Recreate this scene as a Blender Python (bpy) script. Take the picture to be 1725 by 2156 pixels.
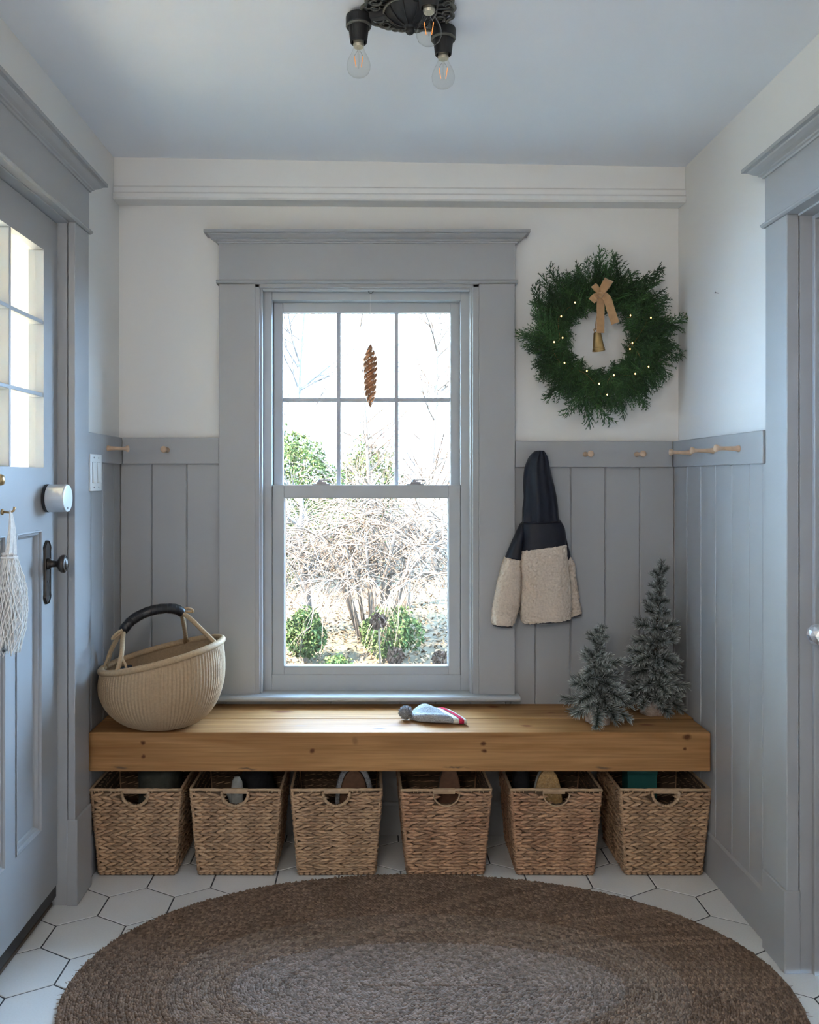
import bpy, bmesh, math, random
from mathutils import Vector, Matrix, Euler, noise

# ------------------------------------------------------------------ clear
for o in list(bpy.data.objects):
    bpy.data.objects.remove(o, do_unlink=True)
SC = bpy.context.scene
COL = SC.collection
PI = math.pi

# ------------------------------------------------------------------ camera
F, CX, CY, CAMH = 1825.0, 785.0, 1008.0, 1.29      # focal and principal point in pixels of the 1725x2156 frame
cd = bpy.data.cameras.new('camera')
cam = bpy.data.objects.new('camera', cd)
COL.objects.link(cam)
cam.location = (0, 0, CAMH)
cam.rotation_euler = (PI / 2, 0, 0)
cd.sensor_fit = 'HORIZONTAL'
cd.sensor_width = 36
cd.lens = 36 * F / 1725
cd.shift_x = (862.5 - CX) / 1725
cd.shift_y = (CY - 1078) / 1725
cd.clip_start = 0.03
cd.clip_end = 300
SC.camera = cam

# ------------------------------------------------------------------ world, sun, exposure
w = bpy.data.worlds.new('sky')
SC.world = w
w.use_nodes = True
bg = w.node_tree.nodes['Background']
bg.inputs[0].default_value = (0.40, 0.66, 1.0, 1)
bg.inputs[1].default_value = 47.0
sd = bpy.data.lights.new('sun', 'SUN')
sd.energy = 130.0
sd.angle = math.radians(0.6)
sd.color = (1.0, 0.84, 0.66)
sun = bpy.data.objects.new('sun', sd)
COL.objects.link(sun)
sun.rotation_euler = Vector((0.62, 0.33, -0.58)).to_track_quat('-Z', 'Y').to_euler()
# sky portals: they give off nothing, they only tell the sampler where the daylight comes in
for (pn, loc, rot, sx_, sy_) in (('portal_window', (-0.02, 3.33, 1.25), (-PI / 2, 0, 0), 0.72, 1.42),):
    pd = bpy.data.lights.new(pn, 'AREA')
    pd.shape = 'RECTANGLE'
    pd.size, pd.size_y = sx_, sy_
    pd.cycles.is_portal = True
    po = bpy.data.objects.new(pn, pd)
    COL.objects.link(po)
    po.location = loc
    po.rotation_euler = rot
SC.view_settings.view_transform = 'Standard'
SC.view_settings.look = 'None'
SC.view_settings.exposure = 0.0
SC.view_settings.gamma = 1.0
SC.view_settings.use_curve_mapping = False
SC.cycles.use_denoising = True
SC.cycles.max_bounces = 6
SC.cycles.diffuse_bounces = 4
SC.cycles.use_light_tree = False
SC.cycles.glossy_bounces = 3
SC.cycles.use_adaptive_sampling = True
SC.cycles.adaptive_threshold = 0.18
SC.cycles.caustics_reflective = False
SC.cycles.caustics_refractive = False
SC.cycles.transparent_max_bounces = 16
SC.cycles.sample_clamp_indirect = 14.0


# ------------------------------------------------------------------ helpers
def P(px, py, Y):
    """photo pixel on the plane at depth Y -> world point"""
    return Vector(((px - CX) * Y / F, Y, CAMH - (py - CY) * Y / F))


def rnd(a, b):
    return random.uniform(a, b)


class MB:
    def __init__(s):
        s.v, s.f = [], []

    def add(s, vs, fs):
        n = len(s.v)
        s.v.extend(tuple(p) for p in vs)
        s.f.extend(tuple(i + n for i in f) for f in fs)
        return s

    def box(s, x0, x1, y0, y1, z0, z1):
        vs = [(x, y, z) for z in (z0, z1) for y in (y0, y1) for x in (x0, x1)]
        return s.add(vs, [(0, 2, 3, 1), (4, 5, 7, 6), (0, 1, 5, 4), (2, 6, 7, 3), (0, 4, 6, 2), (1, 3, 7, 5)])

    def boxT(s, T, u0, u1, n0, n1, z0, z1):
        vs = [T(u, n, z) for z in (z0, z1) for n in (n0, n1) for u in (u0, u1)]
        return s.add(vs, [(0, 2, 3, 1), (4, 5, 7, 6), (0, 1, 5, 4), (2, 6, 7, 3), (0, 4, 6, 2), (1, 3, 7, 5)])

    def loft(s, rings, cap0=True, cap1=True, closed=True):
        m = len(rings[0])
        vs = [p for r in rings for p in r]
        fs = []
        for i in range(len(rings) - 1):
            for j in range(m if closed else m - 1):
                k = (j + 1) % m
                fs.append((i * m + j, i * m + k, (i + 1) * m + k, (i + 1) * m + j))
        if cap0:
            fs.append(tuple(reversed(range(m))))
        if cap1:
            fs.append(tuple((len(rings) - 1) * m + j for j in range(m)))
        return s.add(vs, fs)

    def tube(s, path, r, seg=8, caps=True, closed=False):
        path = [Vector(p) for p in path]
        n = len(path)
        rs = r if isinstance(r, (list, tuple)) else [r] * n
        rings = []
        ref = None
        for i, p in enumerate(path):
            if closed:
                t = path[(i + 1) % n] - path[i - 1]
            else:
                t = path[min(i + 1, n - 1)] - path[max(i - 1, 0)]
            if t.length < 1e-9:
                t = Vector((0, 0, 1))
            t.normalize()
            if ref is None:
                ref = Vector((0, 0, 1)) if abs(t.z) < 0.9 else Vector((1, 0, 0))
                ref = (ref - t * ref.dot(t)).normalized()
            else:
                ref = ref - t * ref.dot(t)
                ref = ref.normalized() if ref.length > 1e-6 else t.orthogonal().normalized()
            b = t.cross(ref)
            rings.append([p + (ref * math.cos(a) + b * math.sin(a)) * rs[i] for a in [2 * PI * j / seg for j in range(seg)]])
        if closed:
            rings.append(rings[0])
            return s.loft(rings, False, False)
        return s.loft(rings, caps, caps)

    def lathe(s, prof, c=(0, 0, 0), axis=(0, 0, 1), seg=24, cap0=True, cap1=True):
        q = Vector((0, 0, 1)).rotation_difference(Vector(axis))
        c = Vector(c)
        rings = [[c + q @ Vector((max(r, 1e-5) * math.cos(2 * PI * j / seg), max(r, 1e-5) * math.sin(2 * PI * j / seg), z)) for j in range(seg)] for r, z in prof]
        return s.loft(rings, cap0, cap1)

    def ellip(s, c, r, rot=None, u=10, v=6):
        c = Vector(c)
        if not hasattr(r, '__len__'):
            r = (r, r, r)
        R = rot if rot is not None else Matrix.Identity(3)
        rings = []
        for i in range(v + 1):
            ph = -PI / 2 + PI * i / v
            cr = max(math.cos(ph), 1e-4)
            rings.append([c + R @ Vector((r[0] * cr * math.cos(2 * PI * j / u), r[1] * cr * math.sin(2 * PI * j / u), r[2] * math.sin(ph))) for j in range(u)])
        return s.loft(rings, False, False)

    def prism(s, poly, f0, f1):
        """poly: 2D points; f0/f1 map a 2D point to 3D on both ends"""
        n = len(poly)
        return s.loft([[f0(*p) for p in poly], [f1(*p) for p in poly]])

    def mesh(s, name, mat, smooth=False, origin=(0, 0, 0), recalc=True):
        me = bpy.data.meshes.new(name)
        ox, oy, oz = origin
        me.from_pydata([(x - ox, y - oy, z - oz) for x, y, z in s.v], [], s.f)
        if recalc:
            bm = bmesh.new()
            bm.from_mesh(me)
            bmesh.ops.recalc_face_normals(bm, faces=bm.faces)
            bm.to_mesh(me)
            bm.free()
        if smooth:
            me.polygons.foreach_set('use_smooth', [True] * len(me.polygons))
        if mat:
            me.materials.append(M[mat])
        me.update()
        return me

    def build(s, name, mat, parent=None, smooth=False, bevel=0, kind=None, label=None, recalc=True):
        org = wloc(parent) if parent else (0, 0, 0)
        me = s.mesh(name, mat, smooth, org, recalc)
        o = bpy.data.objects.new(name, me)
        COL.objects.link(o)
        if parent:
            o.parent = parent
        if bevel:
            b = o.modifiers.new('bevel', 'BEVEL')
            b.width = bevel
            b.segments = 2
            b.limit_method = 'ANGLE'
            b.angle_limit = math.radians(40)
        if kind:
            o['kind'] = kind
        if label:
            o['label'] = label
        return o


def wloc(o):
    p = Vector(o.location)
    while o.parent:
        o = o.parent
        p += Vector(o.location)
    return p


def tag(o, label, cat=None, group=None, kind=None):
    o['label'] = label
    if cat:
        o['category'] = cat
    if group:
        o['group'] = group
    if kind:
        o['kind'] = kind
    return o


def thing(name, label, cat, loc=(0, 0, 0), group=None, kind=None):
    o = bpy.data.objects.new(name, None)
    COL.objects.link(o)
    o.location = loc
    o.empty_display_size = 0.05
    return tag(o, label, cat, group, kind)


def inst(name, me, parent, loc=(0, 0, 0), rot=None, scale=None, label=None):
    """a part sharing mesh data; loc is relative to the parent"""
    o = bpy.data.objects.new(name, me)
    COL.objects.link(o)
    o.parent = parent
    o.location = loc
    if rot is not None:
        o.rotation_euler = rot
    if scale is not None:
        o.scale = scale if hasattr(scale, '__len__') else (scale,) * 3
    if label:
        o['label'] = label
    return o


# ------------------------------------------------------------------ materials
M = {}


def mk(name, col, rough=0.6, metal=0.0, var=None, var2=None, island=0.0, bump=None, vor=None, spec=0.5, emit=None, sheen=0.0, stretch=None, tint=None, obj_rand=0.0, attr=None):
    """var=(scale, amount): noise brightness; tint=(scale, colour, amount): noise mix to a second colour; bump=(scale, strength, distance); attr=(name, colour)"""
    m = bpy.data.materials.new(name)
    m.use_nodes = True
    nt = m.node_tree
    N, L = nt.nodes, nt.links
    b = N['Principled BSDF']
    b.inputs['Roughness'].default_value = rough
    b.inputs['Metallic'].default_value = metal
    b.inputs['Specular IOR Level'].default_value = spec
    if sheen:
        b.inputs['Sheen Weight'].default_value = sheen
    c = N.new('ShaderNodeRGB')
    c.outputs[0].default_value = (*col, 1)
    out = c.outputs[0]
    tc = N.new('ShaderNodeTexCoord')
    vec = tc.outputs['Object']
    if stretch:
        mp = N.new('ShaderNodeMapping')
        mp.inputs['Scale'].default_value = stretch
        L.new(vec, mp.inputs['Vector'])
        vec = mp.outputs[0]

    def nz(scale, detail=4):
        n = N.new('ShaderNodeTexNoise')
        n.inputs['Scale'].default_value = scale
        n.inputs['Detail'].default_value = min(detail, 2)
        L.new(vec, n.inputs['Vector'])
        return n.outputs['Fac']

    def mulbright(out, fac, amt):
        mr = N.new('ShaderNodeMapRange')
        mr.inputs['From Min'].default_value = 0.25
        mr.inputs['From Max'].default_value = 0.75
        mr.inputs['To Min'].default_value = 1 - amt
        mr.inputs['To Max'].default_value = 1 + amt
        L.new(fac, mr.inputs['Value'])
        v = N.new('ShaderNodeVectorMath')
        v.operation = 'SCALE'
        L.new(out, v.inputs[0])
        L.new(mr.outputs[0], v.inputs['Scale'])
        return v.outputs[0]

    if tint:
        mx = N.new('ShaderNodeMix')
        mx.data_type = 'RGBA'
        cr = N.new('ShaderNodeMapRange')
        cr.inputs['From Min'].default_value = 0.42
        cr.inputs['From Max'].default_value = 0.68
        cr.inputs['To Max'].default_value = tint[2]
        L.new(nz(tint[0]), cr.inputs['Value'])
        L.new(cr.outputs[0], mx.inputs[0])
        L.new(out, mx.inputs[6])
        mx.inputs[7].default_value = (*tint[1], 1)
        out = mx.outputs[2]
    if attr:
        at = N.new('ShaderNodeAttribute')
        at.attribute_name = attr[0]
        mx = N.new('ShaderNodeMix')
        mx.data_type = 'RGBA'
        L.new(at.outputs['Fac'], mx.inputs[0])
        L.new(out, mx.inputs[6])
        mx.inputs[7].default_value = (*attr[1], 1)
        out = mx.outputs[2]
    if var:
        out = mulbright(out, nz(*var[:1]), var[1])
    if var2:
        out = mulbright(out, nz(*var2[:1]), var2[1])
    if island:
        g = N.new('ShaderNodeNewGeometry')
        mr = N.new('ShaderNodeMapRange')
        mr.inputs['From Min'].default_value = 0
        mr.inputs['From Max'].default_value = 1
        mr.inputs['To Min'].default_value = 1 - island
        mr.inputs['To Max'].default_value = 1 + island
        L.new(g.outputs['Random Per Island'], mr.inputs['Value'])
        v = N.new('ShaderNodeVectorMath')
        v.operation = 'SCALE'
        L.new(out, v.inputs[0])
        L.new(mr.outputs[0], v.inputs['Scale'])
        out = v.outputs[0]
    if obj_rand:
        g = N.new('ShaderNodeObjectInfo')
        mr = N.new('ShaderNodeMapRange')
        mr.inputs['To Min'].default_value = 1 - obj_rand
        mr.inputs['To Max'].default_value = 1 + obj_rand
        L.new(g.outputs['Random'], mr.inputs['Value'])
        v = N.new('ShaderNodeVectorMath')
        v.operation = 'SCALE'
        L.new(out, v.inputs[0])
        L.new(mr.outputs[0], v.inputs['Scale'])
        out = v.outputs[0]
    L.new(out, b.inputs['Base Color'])
    if bump or vor:
        bp = N.new('ShaderNodeBump')
        if bump:
            bp.inputs['Strength'].default_value = bump[1]
            bp.inputs['Distance'].default_value = bump[2]
            L.new(nz(bump[0], 3), bp.inputs['Height'])
        else:
            vo = N.new('ShaderNodeTexVoronoi')
            vo.inputs['Scale'].default_value = vor[0]
            L.new(vec, vo.inputs['Vector'])
            bp.inputs['Strength'].default_value = vor[1]
            bp.inputs['Distance'].default_value = vor[2]
            bp.invert = True
            L.new(vo.outputs['Distance'], bp.inputs['Height'])
        L.new(bp.outputs[0], b.inputs['Normal'])
    if emit:
        b.inputs['Emission Color'].default_value = (*emit[0], 1)
        b.inputs['Emission Strength'].default_value = emit[1]
    M[name] = m
    return m


def mk_glass(name, tint=(1, 1, 1), ior=1.45, rough=0.0):
    m = bpy.data.materials.new(name)
    m.use_nodes = True
    nt = m.node_tree
    N, L = nt.nodes, nt.links
    N.remove(N['Principled BSDF'])
    t = N.new('ShaderNodeBsdfTransparent')
    t.inputs[0].default_value = (*tint, 1)
    g = N.new('ShaderNodeBsdfGlossy')
    g.inputs['Roughness'].default_value = rough
    # Schlick reflectance, the same on both sides of the sheet
    ge = N.new('ShaderNodeNewGeometry')
    dt = N.new('ShaderNodeVectorMath')
    dt.operation = 'DOT_PRODUCT'
    L.new(ge.outputs['Normal'], dt.inputs[0])
    L.new(ge.outputs['Incoming'], dt.inputs[1])

    def mth(op, x, y):
        n = N.new('ShaderNodeMath')
        n.operation = op
        for k, q in enumerate((x, y)):
            if isinstance(q, (int, float)):
                n.inputs[k].default_value = q
            elif q is not None:
                L.new(q, n.inputs[k])
        return n.outputs[0]
    r0 = ((ior - 1) / (ior + 1)) ** 2
    sch = mth('POWER', mth('SUBTRACT', 1.0, mth('ABSOLUTE', dt.outputs['Value'], None)), 5.0)
    fac = mth('ADD', mth('MULTIPLY', sch, 1 - r0), r0)
    mx = N.new('ShaderNodeMixShader')
    L.new(fac, mx.inputs[0])
    L.new(t.outputs[0], mx.inputs[1])
    L.new(g.outputs[0], mx.inputs[2])
    L.new(mx.outputs[0], N['Material Output'].inputs[0])
    M[name] = m


mk('wall_white', (0.82, 0.80, 0.765), 0.85, spec=0.2, var=(1.5, 0.02))
mk('ceiling_white', (0.86, 0.88, 0.915), 0.9, spec=0.2, var=(1.5, 0.02))
mk('grey_paint', (0.375, 0.375, 0.378), 0.42, spec=0.45, bump=(35, 0.05, 0.003))
mk('sash_paint', (0.44, 0.455, 0.47), 0.38, spec=0.5)
mk('white_plastic', (0.80, 0.80, 0.78), 0.35)
mk('switch_gap', (0.25, 0.25, 0.25), 0.6)
mk('grout', (0.055, 0.058, 0.062), 0.9, var=(40, 0.15))
mk('tile', (0.76, 0.755, 0.735), 0.38, var=(4, 0.025), tint=(180, (0.66, 0.64, 0.60), 0.25), bump=(25, 0.03, 0.003), obj_rand=0.035)
mk('threshold_dark', (0.012, 0.010, 0.009), 0.45)
mk('threshold_wood', (0.11, 0.07, 0.045), 0.5)
mk('aged_bronze', (0.07, 0.058, 0.05), 0.32, metal=0.85, var=(30, 0.3))
mk('black_iron', (0.020, 0.020, 0.021), 0.5, metal=0.3, var=(40, 0.2))
mk('iron_worn', (0.13, 0.125, 0.105), 0.5, metal=0.4, var=(40, 0.35))
mk('lock_silver', (0.62, 0.64, 0.67), 0.38, metal=0.55)
mk('lock_face', (0.72, 0.74, 0.77), 0.42, metal=0.3)
mk('black_plastic', (0.015, 0.015, 0.017), 0.45)
mk('brass', (0.50, 0.34, 0.17), 0.35, metal=0.9, var=(20, 0.15))
mk('old_brass', (0.42, 0.27, 0.11), 0.33, metal=0.85, var=(30, 0.3))
mk('peg_wood', (0.58, 0.40, 0.27), 0.55, var=(60, 0.12), stretch=(1, 1, 1))
mk('wicker', (0.46, 0.295, 0.175), 0.62, island=0.30, var=(90, 0.18), tint=(9, (0.37, 0.215, 0.125), 0.6), bump=(320, 0.35, 0.002), spec=0.35)
mk('wicker_red', (0.45, 0.265, 0.155), 0.62, island=0.36, var=(90, 0.2), tint=(7, (0.31, 0.15, 0.085), 0.75), bump=(320, 0.35, 0.002), spec=0.35)
mk('wicker_wrap', (0.50, 0.335, 0.20), 0.6, var=(60, 0.15), bump=(220, 0.4, 0.002))
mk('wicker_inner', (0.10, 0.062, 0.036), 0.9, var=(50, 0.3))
mk('straw', (0.45, 0.315, 0.19), 0.7, var=(140, 0.10), tint=(5, (0.40, 0.255, 0.14), 0.55), bump=(420, 0.5, 0.002), spec=0.25)
mk('straw_rim', (0.45, 0.31, 0.18), 0.65, island=0.14, var=(160, 0.14), bump=(350, 0.4, 0.002), spec=0.25)
mk('leather', (0.012, 0.010, 0.011), 0.38, var=(30, 0.3), bump=(60, 0.4, 0.003))
mk('jute', (0.215, 0.143, 0.101), 0.95, island=0.33, var=(140, 0.2), tint=(6, (0.15, 0.095, 0.064), 0.6), spec=0.1, bump=(350, 0.6, 0.003))
mk('jute_lit', (0.275, 0.215, 0.182), 0.95, island=0.30, var=(140, 0.2), tint=(7, (0.21, 0.165, 0.14), 0.6), spec=0.1, bump=(350, 0.6, 0.003))
mk('jute_half_lit', (0.238, 0.170, 0.130), 0.95, island=0.30, var=(140, 0.2), tint=(7, (0.19, 0.135, 0.10), 0.6), spec=0.1, bump=(350, 0.6, 0.003))
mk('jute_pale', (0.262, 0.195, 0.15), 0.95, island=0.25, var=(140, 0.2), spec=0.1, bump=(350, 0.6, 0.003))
mk('navy', (0.0075, 0.0085, 0.016), 0.5, var=(20, 0.25), bump=(24, 0.5, 0.006), spec=0.3)
mk('fleece', (0.61, 0.505, 0.41), 0.95, bump=(150, 0.5, 0.004), var=(150, 0.10), spec=0.05)
mk('binding', (0.06, 0.058, 0.065), 0.8)
mk('wool_grey', (0.36, 0.365, 0.38), 0.95, var=(220, 0.35), bump=(260, 0.9, 0.004), spec=0.1)
mk('wool_cream', (0.70, 0.66, 0.58), 0.95, var=(220, 0.12), bump=(260, 0.9, 0.004), spec=0.1)
mk('wool_red', (0.52, 0.03, 0.075), 0.95, var=(220, 0.2), bump=(260, 0.9, 0.004), spec=0.1)
mk('juniper', (0.032, 0.085, 0.030), 0.65, obj_rand=0.5, island=0.35, tint=(20, (0.055, 0.125, 0.03), 0.6))
mk('twig', (0.06, 0.042, 0.028), 0.85, var=(60, 0.3))
mk('velvet', (0.42, 0.235, 0.105), 0.85, var=(60, 0.12), sheen=0.5)
mk('led', (1.0, 0.6, 0.25), 0.4, emit=((1.0, 0.55, 0.18), 6.0))
mk('copper_wire', (0.45, 0.24, 0.1), 0.35, metal=0.9)
mk('needle', (0.012, 0.030, 0.018), 0.75, attr=('flock', (0.80, 0.83, 0.80)), obj_rand=0.3)
mk('sacking', (0.50, 0.42, 0.36), 0.95, var=(70, 0.25), bump=(180, 0.9, 0.006), tint=(14, (0.34, 0.22, 0.16), 0.6))
mk('amber_glass', (0.48, 0.225, 0.115), 0.12, metal=0.55, var=(60, 0.25))
mk('fill_globe', (0.9, 0.88, 0.84), 0.4, emit=((1.0, 0.92, 0.84), 50.0))  # glowing globe of the added fill lamp
mk('snow_tip', (0.80, 0.76, 0.74), 0.4)
mk('steel', (0.25, 0.25, 0.27), 0.35, metal=0.8)
mk('net_yarn', (0.86, 0.82, 0.77), 0.95, var=(160, 0.12), spec=0.1)
mk('net_cloth', (0.66, 0.63, 0.60), 0.95, var=(60, 0.2), bump=(120, 0.8, 0.006), spec=0.1)
mk('filament', (0.9, 0.35, 0.08), 0.5, emit=((1.0, 0.30, 0.06), 0.7))
mk('bulb_base', (0.5, 0.47, 0.38), 0.35, metal=0.85)
mk('crystal', (0.85, 0.87, 0.9), 0.05, metal=0.75)
mk('sole_tan', (0.46, 0.27, 0.10), 0.8, var=(120, 0.25), tint=(220, (0.75, 0.55, 0.3), 0.4))
mk('sole_brown', (0.16, 0.075, 0.04), 0.7, var=(60, 0.2))
mk('cloth_olive', (0.075, 0.078, 0.062), 0.9, var=(30, 0.2), bump=(40, 0.5, 0.01))
mk('cloth_pale', (0.42, 0.43, 0.40), 0.9, var=(60, 0.15), bump=(80, 0.5, 0.005))
mk('cloth_dark', (0.02, 0.02, 0.023), 0.9, var=(30, 0.3), bump=(60, 0.5, 0.008))
mk('teal_card', (0.015, 0.13, 0.12), 0.6, var=(8, 0.15))
mk('canvas_white', (0.55, 0.55, 0.5), 0.85, var=(60, 0.1), bump=(180, 0.4, 0.003))
mk('cream_siding', (0.93, 0.81, 0.60), 0.8, var=(2, 0.03))
mk('pink_trim', (0.84, 0.74, 0.62), 0.8)
mk('soil', (0.055, 0.043, 0.030), 0.95, spec=0.05, var=(2.0, 0.4), tint=(0.9, (0.055, 0.05, 0.028), 0.7))
mk('leaf_litter', (0.085, 0.055, 0.030), 0.9, spec=0.05, island=0.45)
mk('bare_twig', (0.085, 0.064, 0.048), 0.9, spec=0.05, island=0.4)
mk('birch', (0.075, 0.068, 0.062), 0.9, spec=0.05, var=(12, 0.35))
mk('garden_leaf', (0.032, 0.046, 0.012), 0.7, spec=0.05, island=0.5)
mk('garden_leaf_dark', (0.022, 0.035, 0.011), 0.7, spec=0.05, island=0.5)
mk('dry_flower', (0.060, 0.038, 0.028), 0.95, spec=0.05, island=0.4)
mk('stone_pale', (0.12, 0.115, 0.105), 0.9, var=(6, 0.2))
mk_glass('pane_glass')
mk_glass('bulb_glass', tint=(0.97, 0.97, 0.96), ior=1.18, rough=0.02)
for k in ('led', 'filament'):
    M[k].cycles.emission_sampling = 'NONE'


def mk_pine(name, knots, base=(0.44, 0.235, 0.098)):
    m = bpy.data.materials.new(name)
    m.use_nodes = True
    nt = m.node_tree
    N, L = nt.nodes, nt.links
    b = N['Principled BSDF']
    b.inputs['Roughness'].default_value = 0.6
    b.inputs['Specular IOR Level'].default_value = 0.12
    tc = N.new('ShaderNodeTexCoord')
    mp = N.new('ShaderNodeMapping')
    mp.inputs['Scale'].default_value = (0.7, 7, 7)
    L.new(tc.outputs['Object'], mp.inputs['Vector'])
    n1 = N.new('ShaderNodeTexNoise')
    n1.inputs['Scale'].default_value = 3.0
    n1.inputs['Detail'].default_value = 6
    n1.inputs['Distortion'].default_value = 0.6
    L.new(mp.outputs[0], n1.inputs['Vector'])
    mp2 = N.new('ShaderNodeMapping')
    mp2.inputs['Scale'].default_value = (2.0, 70, 70)
    L.new(tc.outputs['Object'], mp2.inputs['Vector'])
    n2 = N.new('ShaderNodeTexNoise')
    n2.inputs['Scale'].default_value = 2.2
    n2.inputs['Detail'].default_value = 3
    L.new(mp2.outputs[0], n2.inputs['Vector'])
    r1 = N.new('ShaderNodeValToRGB')
    e = r1.color_ramp.elements
    e[0].position = 0.3
    e[0].color = (base[0] * 0.74, base[1] * 0.66, base[2] * 0.58, 1)
    e[1].position = 0.72
    e[1].color = (base[0] * 1.12, base[1] * 1.13, base[2] * 1.15, 1)
    L.new(n1.outputs['Fac'], r1.inputs[0])
    mr = N.new('ShaderNodeMapRange')
    mr.inputs['From Min'].default_value = 0.3
    mr.inputs['From Max'].default_value = 0.7
    mr.inputs['To Min'].default_value = 0.82
    mr.inputs['To Max'].default_value = 1.12
    L.new(n2.outputs['Fac'], mr.inputs['Value'])
    sc = N.new('ShaderNodeVectorMath')
    sc.operation = 'SCALE'
    L.new(r1.outputs[0], sc.inputs[0])
    L.new(mr.outputs[0], sc.inputs['Scale'])
    out = sc.outputs[0]
    # warped coordinates for the knots
    nw = N.new('ShaderNodeTexNoise')
    nw.inputs['Scale'].default_value = 30
    L.new(tc.outputs['Object'], nw.inputs['Vector'])
    ws = N.new('ShaderNodeVectorMath')
    ws.operation = 'SCALE'
    ws.inputs['Scale'].default_value = 0.014
    L.new(nw.outputs['Color'], ws.inputs[0])
    wa = N.new('ShaderNodeVectorMath')
    wa.operation = 'ADD'
    L.new(tc.outputs['Object'], wa.inputs[0])
    L.new(ws.outputs[0], wa.inputs[1])
    for (kx, ky, kz, sx, r, col) in knots:
        s1 = N.new('ShaderNodeVectorMath')
        s1.operation = 'SUBTRACT'
        L.new(wa.outputs[0], s1.inputs[0])
        s1.inputs[1].default_value = (kx + 0.007, ky + 0.007, kz + 0.007)
        s2 = N.new('ShaderNodeVectorMath')
        s2.operation = 'MULTIPLY'
        L.new(s1.outputs[0], s2.inputs[0])
        s2.inputs[1].default_value = (1 / sx, 1, 1)
        ln = N.new('ShaderNodeVectorMath')
        ln.operation = 'LENGTH'
        L.new(s2.outputs[0], ln.inputs[0])
        mm = N.new('ShaderNodeMapRange')
        mm.inputs['From Min'].default_value = r * 0.55
        mm.inputs['From Max'].default_value = r * 1.45
        mm.inputs['To Min'].default_value = 0.95
        mm.inputs['To Max'].default_value = 0.0
        L.new(ln.outputs['Value'], mm.inputs['Value'])
        mx = N.new('ShaderNodeMix')
        mx.data_type = 'RGBA'
        L.new(mm.outputs[0], mx.inputs[0])
        L.new(out, mx.inputs[6])
        mx.inputs[7].default_value = (*col, 1)
        out = mx.outputs[2]
    L.new(out, b.inputs['Base Color'])
    bp = N.new('ShaderNodeBump')
    bp.inputs['Strength'].default_value = 0.15
    bp.inputs['Distance'].default_value = 0.003
    L.new(n2.outputs['Fac'], bp.inputs['Height'])
    L.new(bp.outputs[0], b.inputs['Normal'])
    M[name] = m


# ------------------------------------------------------------------ room constants
XL, XR, YB = -0.925, 1.115, 3.16          # plaster planes
YF = -1.5                                  # wall behind the photographer
ZCL, ZCR = 2.437, 2.402                    # ceiling sags a little to the right


def zceil(x):
    return ZCL + (ZCR - ZCL) * (x - XL) / (XR - XL)


def TB(u, n, z): return (u, YB - n, z)


def TL(u, n, z): return (XL + n, u, z)


def TR(u, n, z): return (XR - n, u, z)


def TF(u, n, z): return (u, YF + n, z)

# ================================================================== SETTING
# ---- floor with hexagonal tiles
fl = MB().box(-1.01, 1.30, YF - 0.15, YB + 0.15, -0.12, -0.0018).build('floor', 'grout')
tag(fl, 'floor of large white hexagon tiles with dark grout lines', 'floor', kind='structure')
TW = 0.2012
TP = TW * 2 / math.sqrt(3)
GR = 0.0023


def clip_poly(poly, x0, x1, y0, y1):
    for ax, lim, sg in ((0, x0, 1), (0, x1, -1), (1, y0, 1), (1, y1, -1)):
        res = []
        for i in range(len(poly)):
            a, b = poly[i], poly[(i + 1) % len(poly)]
            da, db = sg * (a[ax] - lim), sg * (b[ax] - lim)
            if da >= 0:
                res.append(a)
            if da * db < 0:
                t = da / (da - db)
                res.append((a[0] + (b[0] - a[0]) * t, a[1] + (b[1] - a[1]) * t))
        poly = res
        if len(poly) < 3:
            return []
    return poly


def tile_mesh(poly):
    cx = sum(p[0] for p in poly) / len(poly)
    cy = sum(p[1] for p in poly) / len(poly)

    def inset(d):
        r = []
        for x, y in poly:
            v = Vector((x - cx, y - cy))
            k = max(0.0, (v.length - d)) / max(v.length, 1e-6)
            r.append((cx + v.x * k, cy + v.y * k))
        return r
    mb = MB()
    a, b = poly, inset(0.0016)
    mb.loft([[(x, y, -0.009) for x, y in a], [(x, y, -0.0012) for x, y in a], [(x, y, 0) for x, y in b]])
    return mb


hexa = [((TP / 2 - GR * 1.1547) * math.sin(k * PI / 3), (TP / 2 - GR * 1.1547) * math.cos(k * PI / 3)) for k in range(6)]
full = tile_mesh(hexa).mesh('tile', 'tile')
fx0, fx1, fy0, fy1 = -1.0, 1.17, YF, YB
for r in range(-2, 26):
    cy = 2.618 + 0.75 * TP * (2 - r)
    if cy < fy0 - TP or cy > fy1 + TP:
        continue
    for c in range(-3, 12):
        cx = -0.713 + TW * c + (TW / 2 if r % 2 else 0)
        pl = [(cx + x, cy + y) for x, y in hexa]
        cl = clip_poly(pl, fx0, fx1, fy0, fy1)
        if not cl:
            continue
        if len(cl) == 6 and all((Vector(a) - Vector(b)).length < 1e-6 for a, b in zip(cl, pl)):
            inst('tile', full, fl, (cx, cy, 0))
        else:
            xs = [p[0] for p in cl]
            ys = [p[1] for p in cl]
            if max(xs) - min(xs) < 0.01 or max(ys) - min(ys) < 0.01:
                continue
            tile_mesh(cl).build('tile', 'tile', fl)

# ---- walls
WX0, WX1, WZ0, WZ1 = -0.405, 0.358, 0.50, 1.985        # window opening in the back wall
mb = MB()
mb.box(XL - 0.085, WX0, YB, YB + 0.17, -0.1, 2.5).box(WX1, XR + 0.2, YB, YB + 0.17, -0.1, 2.5)
mb.box(WX0, WX1, YB, YB + 0.17, -0.1, WZ0).box(WX0, WX1, YB, YB + 0.17, WZ1, 2.5)
wall_back = tag(mb.build('wall_back', 'wall_white'), 'white plaster back wall around the window, grey boards below', 'wall', kind='structure')

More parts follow.
